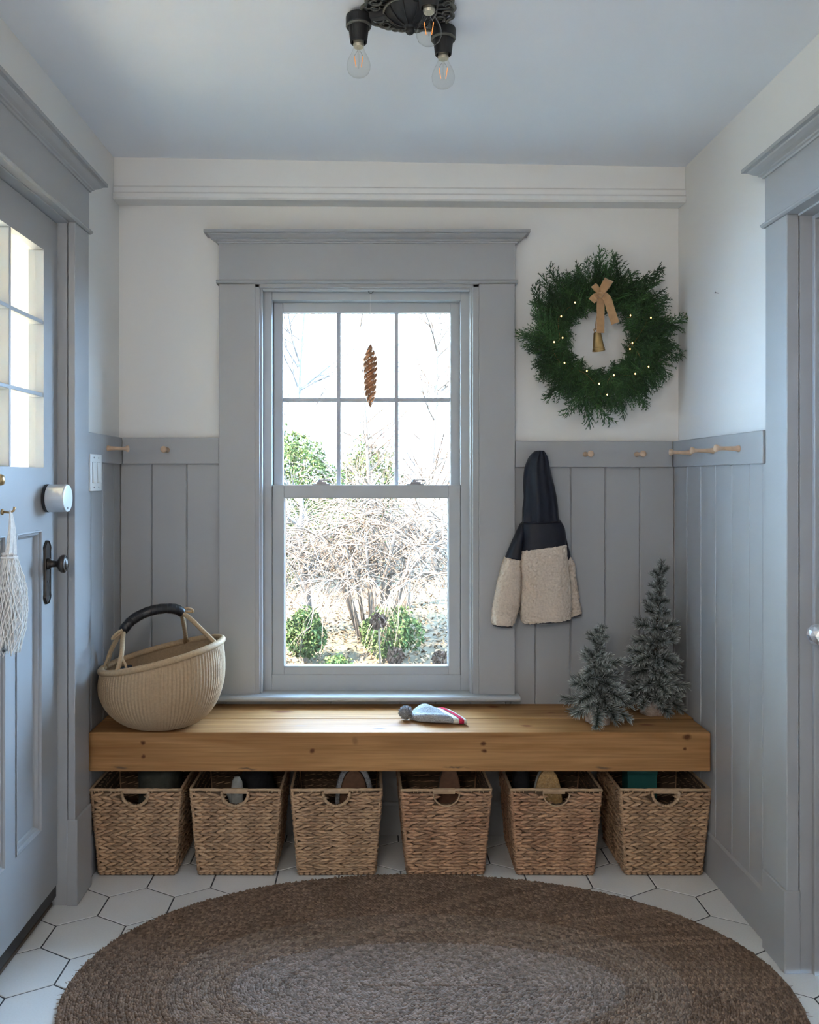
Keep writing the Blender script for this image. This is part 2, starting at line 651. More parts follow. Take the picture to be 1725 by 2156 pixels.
D1Y0, D1Y1, D1Z = 1.70, 2.62, 2.062                    # left door opening
mb = MB()
mb.box(XL - 0.085, XL, YF, D1Y0 - 0.02, -0.1, 2.5).box(XL - 0.085, XL, D1Y1 + 0.02, YB, -0.1, 2.5).box(XL - 0.085, XL, D1Y0 - 0.02, D1Y1 + 0.02, D1Z + 0.02, 2.5)
wall_left = tag(mb.build('wall_left', 'wall_white'), 'white plaster left wall around the glazed door', 'wall', kind='structure')
D2Y0, D2Y1, D2Z = 1.38, 2.26, 1.975                    # right door opening
mb = MB()
mb.box(XR, XR + 0.2, YF, D2Y0 - 0.02, -0.1, 2.5).box(XR, XR + 0.2, D2Y1 + 0.02, YB, -0.1, 2.5).box(XR, XR + 0.2, D2Y0 - 0.02, D2Y1 + 0.02, D2Z + 0.02, 2.5)
wall_right = tag(mb.build('wall_right', 'wall_white'), 'white plaster right wall above grey vertical boards', 'wall', kind='structure')
mb = MB().box(XL - 0.085, XR + 0.2, YF - 0.15, YF, -0.1, 2.5)
wall_front = tag(mb.build('wall_front', 'wall_white'), 'white wall behind the photographer', 'wall', kind='structure')
mb = MB()
mb.loft([[(XL - 0.085, YF - 0.15, zceil(XL - 0.085)), (XR + 0.2, YF - 0.15, zceil(XR + 0.2)), (XR + 0.2, YB + 0.17, zceil(XR + 0.2)), (XL - 0.085, YB + 0.17, zceil(XL - 0.085))],
         [(XL - 0.3, YF - 0.3, 2.62), (XR + 0.35, YF - 0.3, 2.62), (XR + 0.35, YB + 0.3, 2.62), (XL - 0.3, YB + 0.3, 2.62)]])
tag(mb.build('ceiling', 'ceiling_white'), 'plain white painted ceiling', 'ceiling', kind='structure')


ev = MB().prism([(YB + 0.17, 2.52), (4.30, 2.36), (4.30, 2.42), (YB + 0.17, 2.66)], lambda y, z: (XL - 0.6, y, z), lambda y, z: (XR + 0.8, y, z)).build('added_eave', 'cream_siding')  # unseen eave, added to keep high sky light off the bench top
tag(ev, 'unseen eave added above the window to cut the high sky light', 'roof', kind='structure')

# ---- tongue and groove planks
def plank(T, u0, u1, n, z0, z1, parent):
    c = 0.0038
    g = 0.0003
    u0 += g
    u1 -= g
    poly = [(u0, 0.0), (u1, 0.0), (u1, n - c), (u1 - c, n), (u0 + c, n), (u0, n - c)]
    return MB().prism(poly, lambda u, q: T(u, q, z0), lambda u, q: T(u, q, z1)).build('plank', 'grey_paint', parent)


def bx(px): return (px - CX) * 3.147 / F


lefts = [bx(253), bx(319), bx(393), -0.535]
for a, b in zip(lefts, lefts[1:]):
    plank(TB, a, b, 0.013, 0.0, 1.40, wall_back)
u = -0.535
while u < 0.50:
    plank(TB, u, min(u + 0.127, 0.50), 0.013, 0.0, 0.494, wall_back)
    u += 0.127
rights = [0.500, bx(1128), bx(1202), bx(1275), bx(1348), bx(1420)]
for a, b in zip(rights, rights[1:]):
    plank(TB, a, b, 0.013, 0.0, 1.39, wall_back)
ys = [3.147, 3.02, 2.892, 2.768, 2.641, 2.518, 2.434, 2.36]
for a, b in zip(ys, ys[1:]):
    plank(TR, b, a, 0.020, 0.0, 1.39, wall_right)
for a, b in zip([2.735, 2.82, 2.945, 3.07], [2.82, 2.945, 3.07, 3.147]):
    plank(TL, a, b, 0.008, 0.0, 1.40, wall_left)

# ---- boxed beam along the top of the back wall
mb = MB()
pr = [(0.0, 2.286), (0.072, 2.286), (0.080, 2.292), (0.080, 2.306), (0.074, 2.312), (0.074, 2.330), (0.068, 2.336), (0.068, 2.45), (0.0, 2.45)]
mb.prism(pr, lambda n, z: TB(XL, n, z), lambda n, z: TB(XR, n, z - 0.012))
tag(mb.build('trim_1', 'wall_white', bevel=0.0015), 'white boxed beam with moulding under the ceiling on the back wall', 'trim', kind='structure')


# ---- baseboards
def baseboard(name, T, u0, u1, n, h, lab):
    poly = [(0, 0), (n, 0), (n, h - 0.012), (n - 0.004, h - 0.004), (n - 0.008, h), (0, h)]
    o = MB().prism(poly, lambda q, z: T(u0, q, z), lambda q, z: T(u1, q, z)).build(name, 'grey_paint')
    return tag(o, lab, 'baseboard', kind='structure')


baseboard('baseboard_right', TR, 2.37, 3.147, 0.025, 0.146, 'grey painted baseboard along the right wall')
baseboard('baseboard_left', TL, 2.73, 3.147, 0.014, 0.146, 'grey painted baseboard on the short left wall beside the bench')
baseboard('baseboard_back', TB, -0.91, 1.09, 0.024, 0.12, 'grey painted baseboard under the bench on the back wall')


# ---- casings with crowned heads
CROWN = [(0.0, 0.0), (0.006, 0.0), (0.008, 0.005), (0.013, 0.007), (0.014, 0.011), (0.024, 0.016), (0.034, 0.024), (0.036, 0.028), (0.047, 0.029), (0.047, 0.039)]


def casing(name, lab, T, u0, u1, wid, nf, z0, zb, zf, mat='grey_paint', plinth=None, legs=(True, True)):
    root = thing(name, lab, 'trim', T((u0 + u1) / 2, 0, z0), kind='structure')
    for k, (a, b) in enumerate(((u0, u0 + wid), (u1 - wid, u1))):
        if legs[k]:
            MB().boxT(T, a, b, 0, nf, z0, zb).build('side_casing', mat, root, bevel=0.002)
            if plinth:
                MB().boxT(T, a - 0.004, b + 0.004, 0, nf + 0.008, 0, plinth).build('plinth_block', mat, root, bevel=0.003)
    # rounded bead, frieze board, crown
    poly = [(0, 0), (nf + 0.004, 0), (nf + 0.010, 0.004), (nf + 0.011, 0.007), (nf + 0.010, 0.010), (nf + 0.004, 0.014), (0, 0.014)]
    MB().prism(poly, lambda n, z: T(u0 - 0.009, n, zb + z), lambda n, z: T(u1 + 0.009, n, zb + z)).build('bead', mat, root)
    MB().boxT(T, u0, u1, 0, nf + 0.001, zb + 0.014, zf).build('frieze_board', mat, root)
    rings = []
    for d, z in CROWN:
        rings.append([T(u0 - d, 0, zf + z), T(u1 + d, 0, zf + z), T(u1 + d, nf + d, zf + z), T(u0 - d, nf + d, zf + z)])
    MB().loft(rings).build('crown_moulding', mat, root)
    return root


casing('trim_2', 'grey window casing with crowned head board', TB, -0.5545, 0.5135, 0.130, 0.035, 0.505, 1.993, 2.138)
casing('trim_3', 'grey casing with crowned head around the glazed door', TL, 1.573, 2.747, 0.127, 0.025, 0.0, 2.066, 2.199, plinth=0.26)
casing('trim_4', 'grey casing with crowned head around the right doorway', TR, 1.255, 2.383, 0.123, 0.035, 0.0, 1.980, 2.116, plinth=0.216)


# ---- window in the back wall
def rect_frame(x0, x1, z0, z1, ws, y0, y1):
    """ws = (left, right, bottom, top) member widths"""
    l, r, b, t = ws
    mb = MB()
    mb.box(x0, x0 + l, y0, y1, z0, z1).box(x1 - r, x1, y0, y1, z0, z1)
    mb.box(x0 + l, x1 - r, y0, y1, z0, z0 + b).box(x0 + l, x1 - r, y0, y1, z1 - t, z1)
    return mb


win = thing('window_1', 'tall double-hung window with six panes over one', 'window', (0, 3.2, 0.5), kind='structure')
# jamb lining
jm = MB()
jm.box(-0.4255, -0.408, 3.127, 3.34, 0.505, 1.993).box(0.361, 0.3838, 3.127, 3.34, 0.505, 1.993).box(-0.4255, 0.3838, 3.127, 3.34, 1.980, 1.997)
jm.build('jamb_lining', 'grey_paint', win, bevel=0.002)
st = rect_frame(-0.409, 0.362, 0.512, 1.982, (0.009, 0.009, 0.0, 0.010), 3.142, 3.166)
st.build('stop_moulding', 'sash_paint', win, bevel=0.003)
fr = rect_frame(-0.409, 0.362, 0.512, 1.982, (0.0385, 0.0385, 0.058, 0.036), 3.184, 3.30)
fr.build('window_frame', 'sash_paint', win, bevel=0.002)
# lower sash
lo = rect_frame(-0.3690, 0.3225, 0.5685, 1.267, (0.043, 0.043, 0.033, 0.047), 3.189, 3.226).build('lower_sash', 'sash_paint', win, bevel=0.0018)
MB().box(-0.328, 0.281, 3.212, 3.216, 0.598, 1.222).build('pane', 'pane_glass', lo)
gl = rect_frame(-0.3275, 0.281, 0.5985, 1.2225, (0.005, 0.005, 0.005, 0.005), 3.200, 3.2115)
gl.build('glazing_bead', 'sash_paint', lo)
# upper sash, six panes
up = rect_frame(-0.3695, 0.324, 1.222, 1.9465, (0.034, 0.034, 0.04, 0.036), 3.232, 3.27).build('upper_sash', 'sash_paint', win, bevel=0.0018)
uz0, uz1, ux0, ux1 = 1.262, 1.9105, -0.3355, 0.290
mx = [P(713.5, 900, 3.25).x, P(835, 900, 3.25).x]
mz = P(800, 842, 3.25).z
for x in mx:
    MB().box(x - 0.0075, x + 0.0075, 3.244, 3.262, uz0, uz1).build('muntin', 'sash_paint', up, bevel=0.002)
MB().box(ux0, ux1, 3.2445, 3.2615, mz - 0.0075, mz + 0.0075).build('muntin', 'sash_paint', up, bevel=0.002)
xs = [ux0, mx[0], mx[1], ux1]
zs = [uz0, mz, uz1]
for i in range(3):
    for j in range(2):
        MB().box(xs[i] + 0.0005, xs[i + 1] - 0.0005, 3.2515, 3.2545, zs[j] + 0.0005, zs[j + 1] - 0.0005).build('pane', 'pane_glass', up)
# sash latches
for px in (677, 875):
    c = P(px, 1018, 3.21)
    lt = MB()
    lt.box(c.x - 0.032, c.x + 0.032, 3.195, 3.222, 1.267, 1.272).box(c.x - 0.018, c.x + 0.020, 3.198, 3.219, 1.272, 1.279)
    lt.build('latch', 'steel', win, bevel=0.001)
    MB().loft([[(c.x - 0.006 + t * 0.042, 3.196, 1.281 + 0.002 * math.sin(t * 3)), (c.x - 0.006 + t * 0.042, 3.216 - 0.008 * t, 1.281 + 0.002 * math.sin(t * 3)), (c.x - 0.006 + t * 0.042, 3.216 - 0.008 * t, 1.286 + 0.002 * math.sin(t * 3)), (c.x - 0.006 + t * 0.042, 3.196, 1.286 + 0.002 * math.sin(t * 3))] for t in (0, 0.25, 0.5, 0.75, 1)]).lathe([(0.009, 1.278), (0.009, 1.286), (0.006, 1.288)], (c.x - 0.004, 3.207, 0), seg=12).build('latch_lever', 'steel', win)
# stool (inner sill)
sl = MB()
poly = [(3.34, 0.494), (3.094, 0.494), (3.088, 0.499), (3.087, 0.504), (3.090, 0.510), (3.096, 0.513), (3.34, 0.513)]
sl.prism(poly, lambda y, z: (-0.570 if y < 3.13 else -0.4255, y, z), lambda y, z: (0.527 if y < 3.13 else 0.3785, y, z))
sl = MB().prism([(3.147, 0.494), (3.094, 0.494), (3.088, 0.499), (3.087, 0.504), (3.090, 0.510), (3.096, 0.513), (3.147, 0.513)], lambda y, z: (-0.568, y, z), lambda y, z: (0.527, y, z))
sl.box(-0.4255, 0.3785, 3.147, 3.34, 0.494, 0.513)
sl.build('window_stool', 'sash_paint', win)
# screw hook in the head of the window
hk = P(781, 612, 3.155)
pth = [hk + Vector((0, 0, 0.016)), hk + Vector((0, 0, 0.008))] + [hk + Vector((0.0085 * math.sin(a), 0, -0.001 + 0.0085 * math.cos(a))) for a in [-0.2 - k * 5.4 / 14 for k in range(15)]]
MB().tube(pth, 0.0013, 6).build('screw_hook', 'black_iron', win, smooth=True)

# ---- glazed door on the left
DX = -0.952
door = thing('door_1', 'grey painted door with nine glass panes and tall lower panels', 'door', (-0.97, 2.16, 0.068), kind='structure')
jl = MB()
jl.box(XL - 0.085, XL + 0.006, D1Y1, D1Y1 + 0.02, 0, D1Z + 0.02).box(XL - 0.085, XL + 0.006, D1Y0 - 0.02, D1Y0, 0, D1Z + 0.02).box(XL - 0.085, XL + 0.006, D1Y0, D1Y1, D1Z, D1Z + 0.02)
jl.build('door_jamb', 'grey_paint', door, bevel=0.002)
Y0, Y1, Z0, Z1 = D1Y0 + 0.003, D1Y1 - 0.004, 0.068, D1Z - 0.004
XB = DX - 0.044
ly0, ly1, lz0, lz1 = 1.820, 2.507, 1.322, 1.952
pys = [(2.31, 2.485), (2.065, 2.24), (1.82, 1.995)]
pz0, pz1 = 0.28, 1.143
mb = MB()
mb.box(XB, DX, Y0, ly0, Z0, Z1).box(XB, DX, ly1, Y1, Z0, Z1)          # stiles
mb.box(XB, DX, ly0, ly1, lz1, Z1).box(XB, DX, ly0, ly1, pz1, lz0).box(XB, DX, ly0, ly1, Z0, pz0)
mb.box(XB, DX, 2.485, ly1, pz0, pz1).box(XB, DX, 2.24, 2.31, pz0, pz1).box(XB, DX, 1.995, 2.065, pz0, pz1)
mb.build('door_slab', 'grey_paint', door)
for a, b in pys:
    MB().box(XB + 0.012, DX - 0.016, a, b, pz0, pz1).build('door_panel', 'grey_paint', door)
    # stepped panel moulding
    mo = MB()
    rr = []
    for ins, dx in ((0.0, 0.003), (0.004, 0.004), (0.006, -0.002), (0.012, -0.004), (0.016, -0.012), (0.020, -0.0158)):
        rr.append([(DX + dx, a + ins, pz0 + ins), (DX + dx, b - ins, pz0 + ins), (DX + dx, b - ins, pz1 - ins), (DX + dx, a + ins, pz1 - ins)])
    mo.loft(rr, False, False).build('panel_moulding', 'grey_paint', door)
# muntins of the nine panes
pw = (ly1 - ly0) / 3
ph = (lz1 - lz0) / 3
for k in (1, 2):
    y = ly0 + pw * k
    MB().box(DX - 0.036, DX - 0.001, y - 0.007, y + 0.007, lz0, lz1).build('muntin', 'grey_paint', door, bevel=0.002)
    z = lz0 + ph * k
    MB().box(DX - 0.0355, DX - 0.0015, ly0, ly1, z - 0.006, z + 0.006).build('muntin', 'grey_paint', door, bevel=0.002)
for i in range(3):
    for j in range(3):
        MB().box(DX - 0.026, DX - 0.023, ly0 + pw * i + 0.001, ly0 + pw * (i + 1) - 0.001, lz0 + ph * j + 0.001, lz0 + ph * (j + 1) - 0.001).build('pane', 'pane_glass', door)
MB().box(XB + 0.004, DX - 0.004, Y0, Y1, 0.030, 0.068).build('door_sweep', 'threshold_dark', door)

# deadbolt motor housing
lk = P(97, 1049, 2.525)
c = Vector((DX, 2.525, lk.z))
lo_ = MB().lathe([(0.036, 0.0), (0.041, 0.002), (0.041, 0.008), (0.038, 0.010)], c, (1, 0, 0), 40).build('lock_base', 'black_plastic', door, smooth=False)
hb = MB().lathe([(0.0395, 0.010), (0.0405, 0.011), (0.0405, 0.060), (0.0395, 0.0625)], c, (1, 0, 0), 48).build('smart_lock', 'lock_silver', door, label='round silver smart lock housing')
MB().lathe([(0.0395, 0.0620), (0.0385, 0.0640), (0.036, 0.0645), (0.001, 0.0648)], c, (1, 0, 0), 48, cap0=False).build('lock_face', 'lock_face', hb)
MB().box(c.x + 0.0645, c.x + 0.0655, 2.519, 2.523, c.z - 0.032, c.z - 0.025).build('lock_light', 'black_plastic', hb)
# knob on a long plate
kz = CAMH - (1187 - CY) * 2.53 / F
py0 = 2.527
pl = []
zt, zb_ = 1.110, 0.925
for zz, hw in ((zb_, 0.006), (zb_ + 0.012, 0.019), (zb_ + 0.020, 0.024), (zb_ + 0.030, 0.021), (zb_ + 0.05, 0.0215), (zt - 0.05, 0.0215), (zt - 0.030, 0.021), (zt - 0.020, 0.024), (zt - 0.012, 0.019), (zt, 0.006)):
    pl.append((zz, hw))
out = [(py0 - hw, z) for z, hw in pl] + [(py0 + hw, z) for z, hw in reversed(pl)]
cyc, czc = py0, (zt + zb_) / 2
ins = [(cyc + (y - cyc) * 0.80, czc + (z - czc) * 0.965) for y, z in out]
pm = MB().loft([[(DX, y, z) for y, z in out], [(DX + 0.004, y, z) for y, z in out], [(DX + 0.007, cyc + (y - cyc) * 0.92, czc + (z - czc) * 0.985) for y, z in out], [(DX + 0.004, y, z) for y, z in ins]])
kp = pm.build('knob_plate', 'aged_bronze', door)
kn = MB().lathe([(0.017, 0.004), (0.017, 0.010), (0.0105, 0.014), (0.009, 0.030), (0.0135, 0.036), (0.022, 0.040), (0.0265, 0.047), (0.0265, 0.054), (0.022, 0.058), (0.0205, 0.0585), (0.0195, 0.0575), (0.017, 0.060), (0.009, 0.0635), (0.001, 0.0645)], (DX, py0, kz), (1, 0, 0), 32)
kn.build('door_knob', 'aged_bronze', door, smooth=True)
MB().lathe([(0.0035, 0.004), (0.003, 0.0052)], (DX + 0.001, py0, 0.99), (1, 0, 0), 12).build('key_hole', 'threshold_dark', kp)
# brass knob higher up at the very edge of the picture, and the hook for the bag
MB().lathe([(0.013, 0), (0.013, 0.003), (0.006, 0.005), (0.006, 0.012), (0.012, 0.017), (0.0145, 0.023), (0.012, 0.029), (0.001, 0.032)], (DX, 2.165, 1.287), (1, 0, 0), 24).build('brass_knob', 'brass', door, smooth=True, label='small round brass knob')
HKY = 2.226
hkp = [Vector((DX, HKY, 1.205)), Vector((DX + 0.020, HKY, 1.203)), Vector((DX + 0.030, HKY, 1.208)), Vector((DX + 0.032, HKY, 1.218))]
MB().tube(hkp, [0.003, 0.003, 0.003, 0.0035], 8).lathe([(0.008, 0), (0.007, 0.003)], (DX, HKY, 1.205), (1, 0, 0), 14).build('bag_hook', 'brass', door, smooth=True, label='small brass hook')
# threshold
th = thing('trim_5', 'dark worn threshold strip under the glazed door', 'threshold', (-1.0, 2.16, 0), kind='structure')
MB().box(-1.01, -0.974, D1Y0, D1Y1 + 0.001, -0.002, 0.029).build('threshold_block', 'threshold_dark', th, bevel=0.003)
MB().box(-0.974, -0.968, D1Y0, D1Y1, 0.0, 0.010).build('threshold_edge', 'threshold_wood', th, bevel=0.001)

# ---- door on the right (closed, only its jamb and knob show)
d2 = thing('door_2', 'grey door deep in the right doorway with a cut glass knob', 'door', (1.2, 1.82, 0), kind='structure')
jl = MB()
jl.box(XR - 0.006, XR + 0.2, D2Y1, D2Y1 + 0.02, 0, D2Z + 0.02).box(XR - 0.006, XR + 0.2, D2Y0 - 0.02, D2Y0, 0, D2Z + 0.02).box(XR - 0.006, XR + 0.2, D2Y0, D2Y1, D2Z, D2Z + 0.02)
jl.build('door_jamb', 'grey_paint', d2, bevel=0.002)
sp = MB()
sp.box(1.146, 1.185, D2Y1 - 0.013, D2Y1, 0, D2Z).box(1.146, 1.185, D2Y0, D2Y0 + 0.013, 0, D2Z).box(1.146, 1.185, D2Y0 + 0.013, D2Y1 - 0.013, D2Z - 0.013, D2Z)
sp.build('door_stop', 'grey_paint', d2, bevel=0.002)
ds = MB()
ds.box(1.187, 1.225, D2Y0 + 0.003, D2Y1 - 0.003, 0.012, D2Z - 0.003)
ds.build('door_slab', 'grey_paint', d2)
for z0, z1 in ((0.25, 0.85), (1.05, 1.82)):
    for a, b in ((1.49, 1.77), (1.87, 2.15)):
        rr = []
        for ins, dx in ((0.0, -0.001), (0.006, -0.006), (0.016, -0.004), (0.022, 0.004)):
            rr.append([(1.187 + dx, a + ins, z0 + ins), (1.187 + dx, b - ins, z0 + ins), (1.187 + dx, b - ins, z1 - ins), (1.187 + dx, a + ins, z1 - ins)])
        MB().loft(rr, False, False).build('panel_moulding', 'grey_paint', d2)
kc = Vector((1.125, 2.196, CAMH - (1337 - CY) * 2.196 / F))
MB().lathe([(0.024, 0.0), (0.023, 0.004), (0.010, 0.008), (0.009, 0.04)], (1.187, 2.196, kc.z), (-1, 0, 0), 24).build('knob_rose', 'old_brass', d2)
bm_ = bmesh.new()
bmesh.ops.create_icosphere(bm_, subdivisions=2, radius=0.027)
me = bpy.data.meshes.new('crystal_knob')
bm_.to_mesh(me)
bm_.free()
me.materials.append(M['crystal'])
inst('crystal_knob', me, d2, kc - Vector(d2.location), scale=(0.85, 1, 1), label='faceted clear glass door knob')


# ---- peg rails (board + turned pegs)
def peg_mesh(length=0.074):
    L = length
    return MB().lathe([(0.0095, -0.002), (0.0095, 0.004), (0.0075, 0.012), (0.0062, 0.45 * L), (0.0058, L - 0.022), (0.0068, L - 0.014), (0.0105, L - 0.009), (0.0118, L - 0.004), (0.0095, L - 0.001), (0.001, L + 0.0005)], seg=16).mesh('peg', 'peg_wood', True)


PEG = peg_mesh()


def rail(lab, T, u0, u1, n0, n, z0, z1, pegs, pz, ax):
    root = thing('peg_rail', lab, 'peg rail', T((u0 + u1) / 2, n0, z0))
    MB().boxT(T, u0, u1, n0, n, z0, z1).build('rail_board', 'grey_paint', root, bevel=0.003)
    q = Vector((0, 0, 1)).rotation_difference(Vector(ax)).to_euler()
    for u in pegs:
        inst('peg', PEG, root, Vector(T(u, n, pz)) - Vector(root.location), q)
    return root


rail('short grey rail with one wooden peg above the light switch', TL, 2.752, 3.128, 0.008, 0.020, 1.343, 1.439, [2.956], 1.394, (1, 0, -0.02))
rail('grey rail with one wooden peg between the left corner and the window', TB, -0.9045, -0.5555, 0.013, 0.030, 1.343, 1.439, [-0.742], 1.394, (0.05, -1, 0))
rail('grey rail on the back wall from which the jacket hangs', TB, 0.515, 1.084, 0.013, 0.030, 1.331, 1.4265, [0.590, 0.768, 0.953], 1.378, (0.03, -1, 0))
rail('grey rail with three wooden pegs on the right wall', TR, 2.412, 3.13, 0.020, 0.030, 1.332, 1.4255, [2.565, 2.758, 2.955], 1.379, (-1, 0, 0.02))

# ---- light switch
sw = thing('light_switch', 'white double rocker light switch plate', 'light switch', (-0.912, 2.822, 1.31))
sy0, sy1, sz0, sz1 = 2.764, 2.880, 1.250, 1.370
MB().box(-0.917, -0.900, sy0, sy1, sz0, sz1).build('switch_plate', 'white_plastic', sw, bevel=0.003)
for yc in (2.7985, 2.8455):
    MB().box(-0.9005, -0.8992, yc - 0.0175, yc + 0.0175, 1.276, 1.344).build('rocker_slot', 'switch_gap', sw)
    ro = MB()
    ro.loft([[(-0.8995, yc - 0.0165, 1.277), (-0.8945, yc - 0.0165, 1.277), (-0.8945, yc + 0.0165, 1.277), (-0.8995, yc + 0.0165, 1.277)],
             [(-0.8995, yc - 0.0165, 1.343), (-0.8985, yc - 0.0165, 1.343), (-0.8985, yc + 0.0165, 1.343), (-0.8995, yc + 0.0165, 1.343)]])
    ro.build('rocker', 'white_plastic', sw)
    for z in (1.262, 1.358):
        MB().lathe([(0.0028, 0), (0.0026, 0.001)], (-0.900, yc, z), (1, 0, 0), 10).build('screw', 'switch_gap', sw)
# small nail in the right wall
nl = P(1513, 617, 1.115 * F / (1513 - CX))
n_ = MB().lathe([(0.0012, -0.006), (0.0012, 0.010), (0.0030, 0.010), (0.0030, 0.0115)], (XR, nl.y, nl.z), (-1, 0, 0.15), 8).build('nail', 'steel')
tag(n_, 'tiny steel nail in the white right wall', 'nail')

# ================================================================== BENCH
BZ0, BZ1, BYF = 0.347, 0.473, 2.790
DK = (0.10, 0.035, 0.015)
RD = (0.24, 0.085, 0.04)
GY = (0.16, 0.10, 0.06)


def kf(px, py, sx, r, col=DK):          # knot on the front face
    p = P(px, py, BYF)
    return (p.x, p.y - 2.97, p.z - BZ0, sx, r, col)


def kt(px, py, sx, r, col=RD):          # knot on the top
    Y = (CAMH - BZ1) * F / (py - CY)
    return ((px - CX) * Y / F, Y - 2.97, BZ1 - BZ0, sx, r, col)


mk_pine('pine_beam', [kf(302, 1563, 1.2, 0.006), kf(302, 1592, 1.1, 0.006), kf(658, 1582, 1.1, 0.007), kf(1018, 1566, 1.2, 0.006), kf(1020, 1581, 1.6, 0.005),
                      kf(1447, 1551, 1.6, 0.008), kf(1441, 1577, 1.1, 0.005), kf(255, 1616, 5, 0.004, GY), kf(520, 1619, 9, 0.003, GY), kf(960, 1616, 12, 0.003, GY), kf(1270, 1616, 6, 0.004, GY), kf(748, 1560, 0.7, 0.012, (0.28, 0.14, 0.06)),
                      kt(1110, 1528, 1.7, 0.010), kt(1362, 1526, 1.7, 0.012), kt(800, 1534, 3, 0.006, GY), kt(850, 1526, 3.0, 0.016, (0.31, 0.155, 0.08)), kt(630, 1528, 3, 0.008, (0.31, 0.175, 0.10))])
mk_pine('pine_plank', [kt(595, 1498, 2.0, 0.016), kt(1040, 1488, 1.6, 0.012), kt(500, 1518, 4, 0.006), kt(1160, 1500, 2, 0.006)], (0.46, 0.255, 0.11))
bench = thing('timber_bench', 'thick honey pine timber bench spanning wall to wall under the window', 'bench', (0, 2.97, BZ0))
MB().box(-0.9155, 1.0885, BYF, 2.9525, BZ0, BZ1).build('front_beam', 'pine_beam', bench, bevel=0.004)
MB().box(-0.9155, 1.0935, 2.954, 3.1455, BZ0 + 0.004, BZ1).build('rear_plank', 'pine_plank', bench, bevel=0.002)
for a, b in ((-0.9165, -0.892), (1.066, 1.0890)):
    MB().box(a, b, 2.98, 3.12, 0.305, BZ0).build('support_cleat', 'grey_paint', bench)

# ================================================================== WICKER BASKETS
BH = 0.288


def bw(z): return 0.1225 + 0.0235 * z / BH          # half width


def bf(z): return 0.018 * (1 - z / BH)              # front face y


def bb(z): return 0.305 - 0.022 * (1 - z / BH)      # back face y


HOLE_R, HOLE_T, HOLE_B = 0.041, 0.274, 0.236


def in_hole(u, z, m=0.0):
    return z > HOLE_B - m and (u / (HOLE_R + m)) ** 2 + max(0, (HOLE_T - z) / (HOLE_T - HOLE_B + m)) ** 2 < 1 and abs(u) < HOLE_R + m


def leaf(mb, c, t, n, up, l, h, th, ang):
    """a plump strand: c centre, t along, n outward, up"""
    a = t * math.cos(ang) + up * math.sin(ang)
    b = up * math.cos(ang) - t * math.sin(ang)
    vs = [c - a * l * 0.5 - n * th * 0.2]
    for s, k in ((-0.25, 0.8), (0.02, 1.0), (0.28, 0.78)):
        o = c + a * l * s
        vs += [o - b * h * 0.5 * k, o - b * h * 0.22 * k + n * th * k, o + b * h * 0.22 * k + n * th * k, o + b * h * 0.5 * k, o - n * th * 0.5]
    vs.append(c + a * l * 0.5 - n * th * 0.2)
    fs = []
    for j in range(5):
        k = (j + 1) % 5
        fs.append((0, 1 + k, 1 + j))
        for r in range(2):
            fs.append((1 + r * 5 + j, 1 + r * 5 + k, 6 + r * 5 + k, 6 + r * 5 + j))
        fs.append((11 + j, 11 + k, 16))
    mb.add(vs, fs)


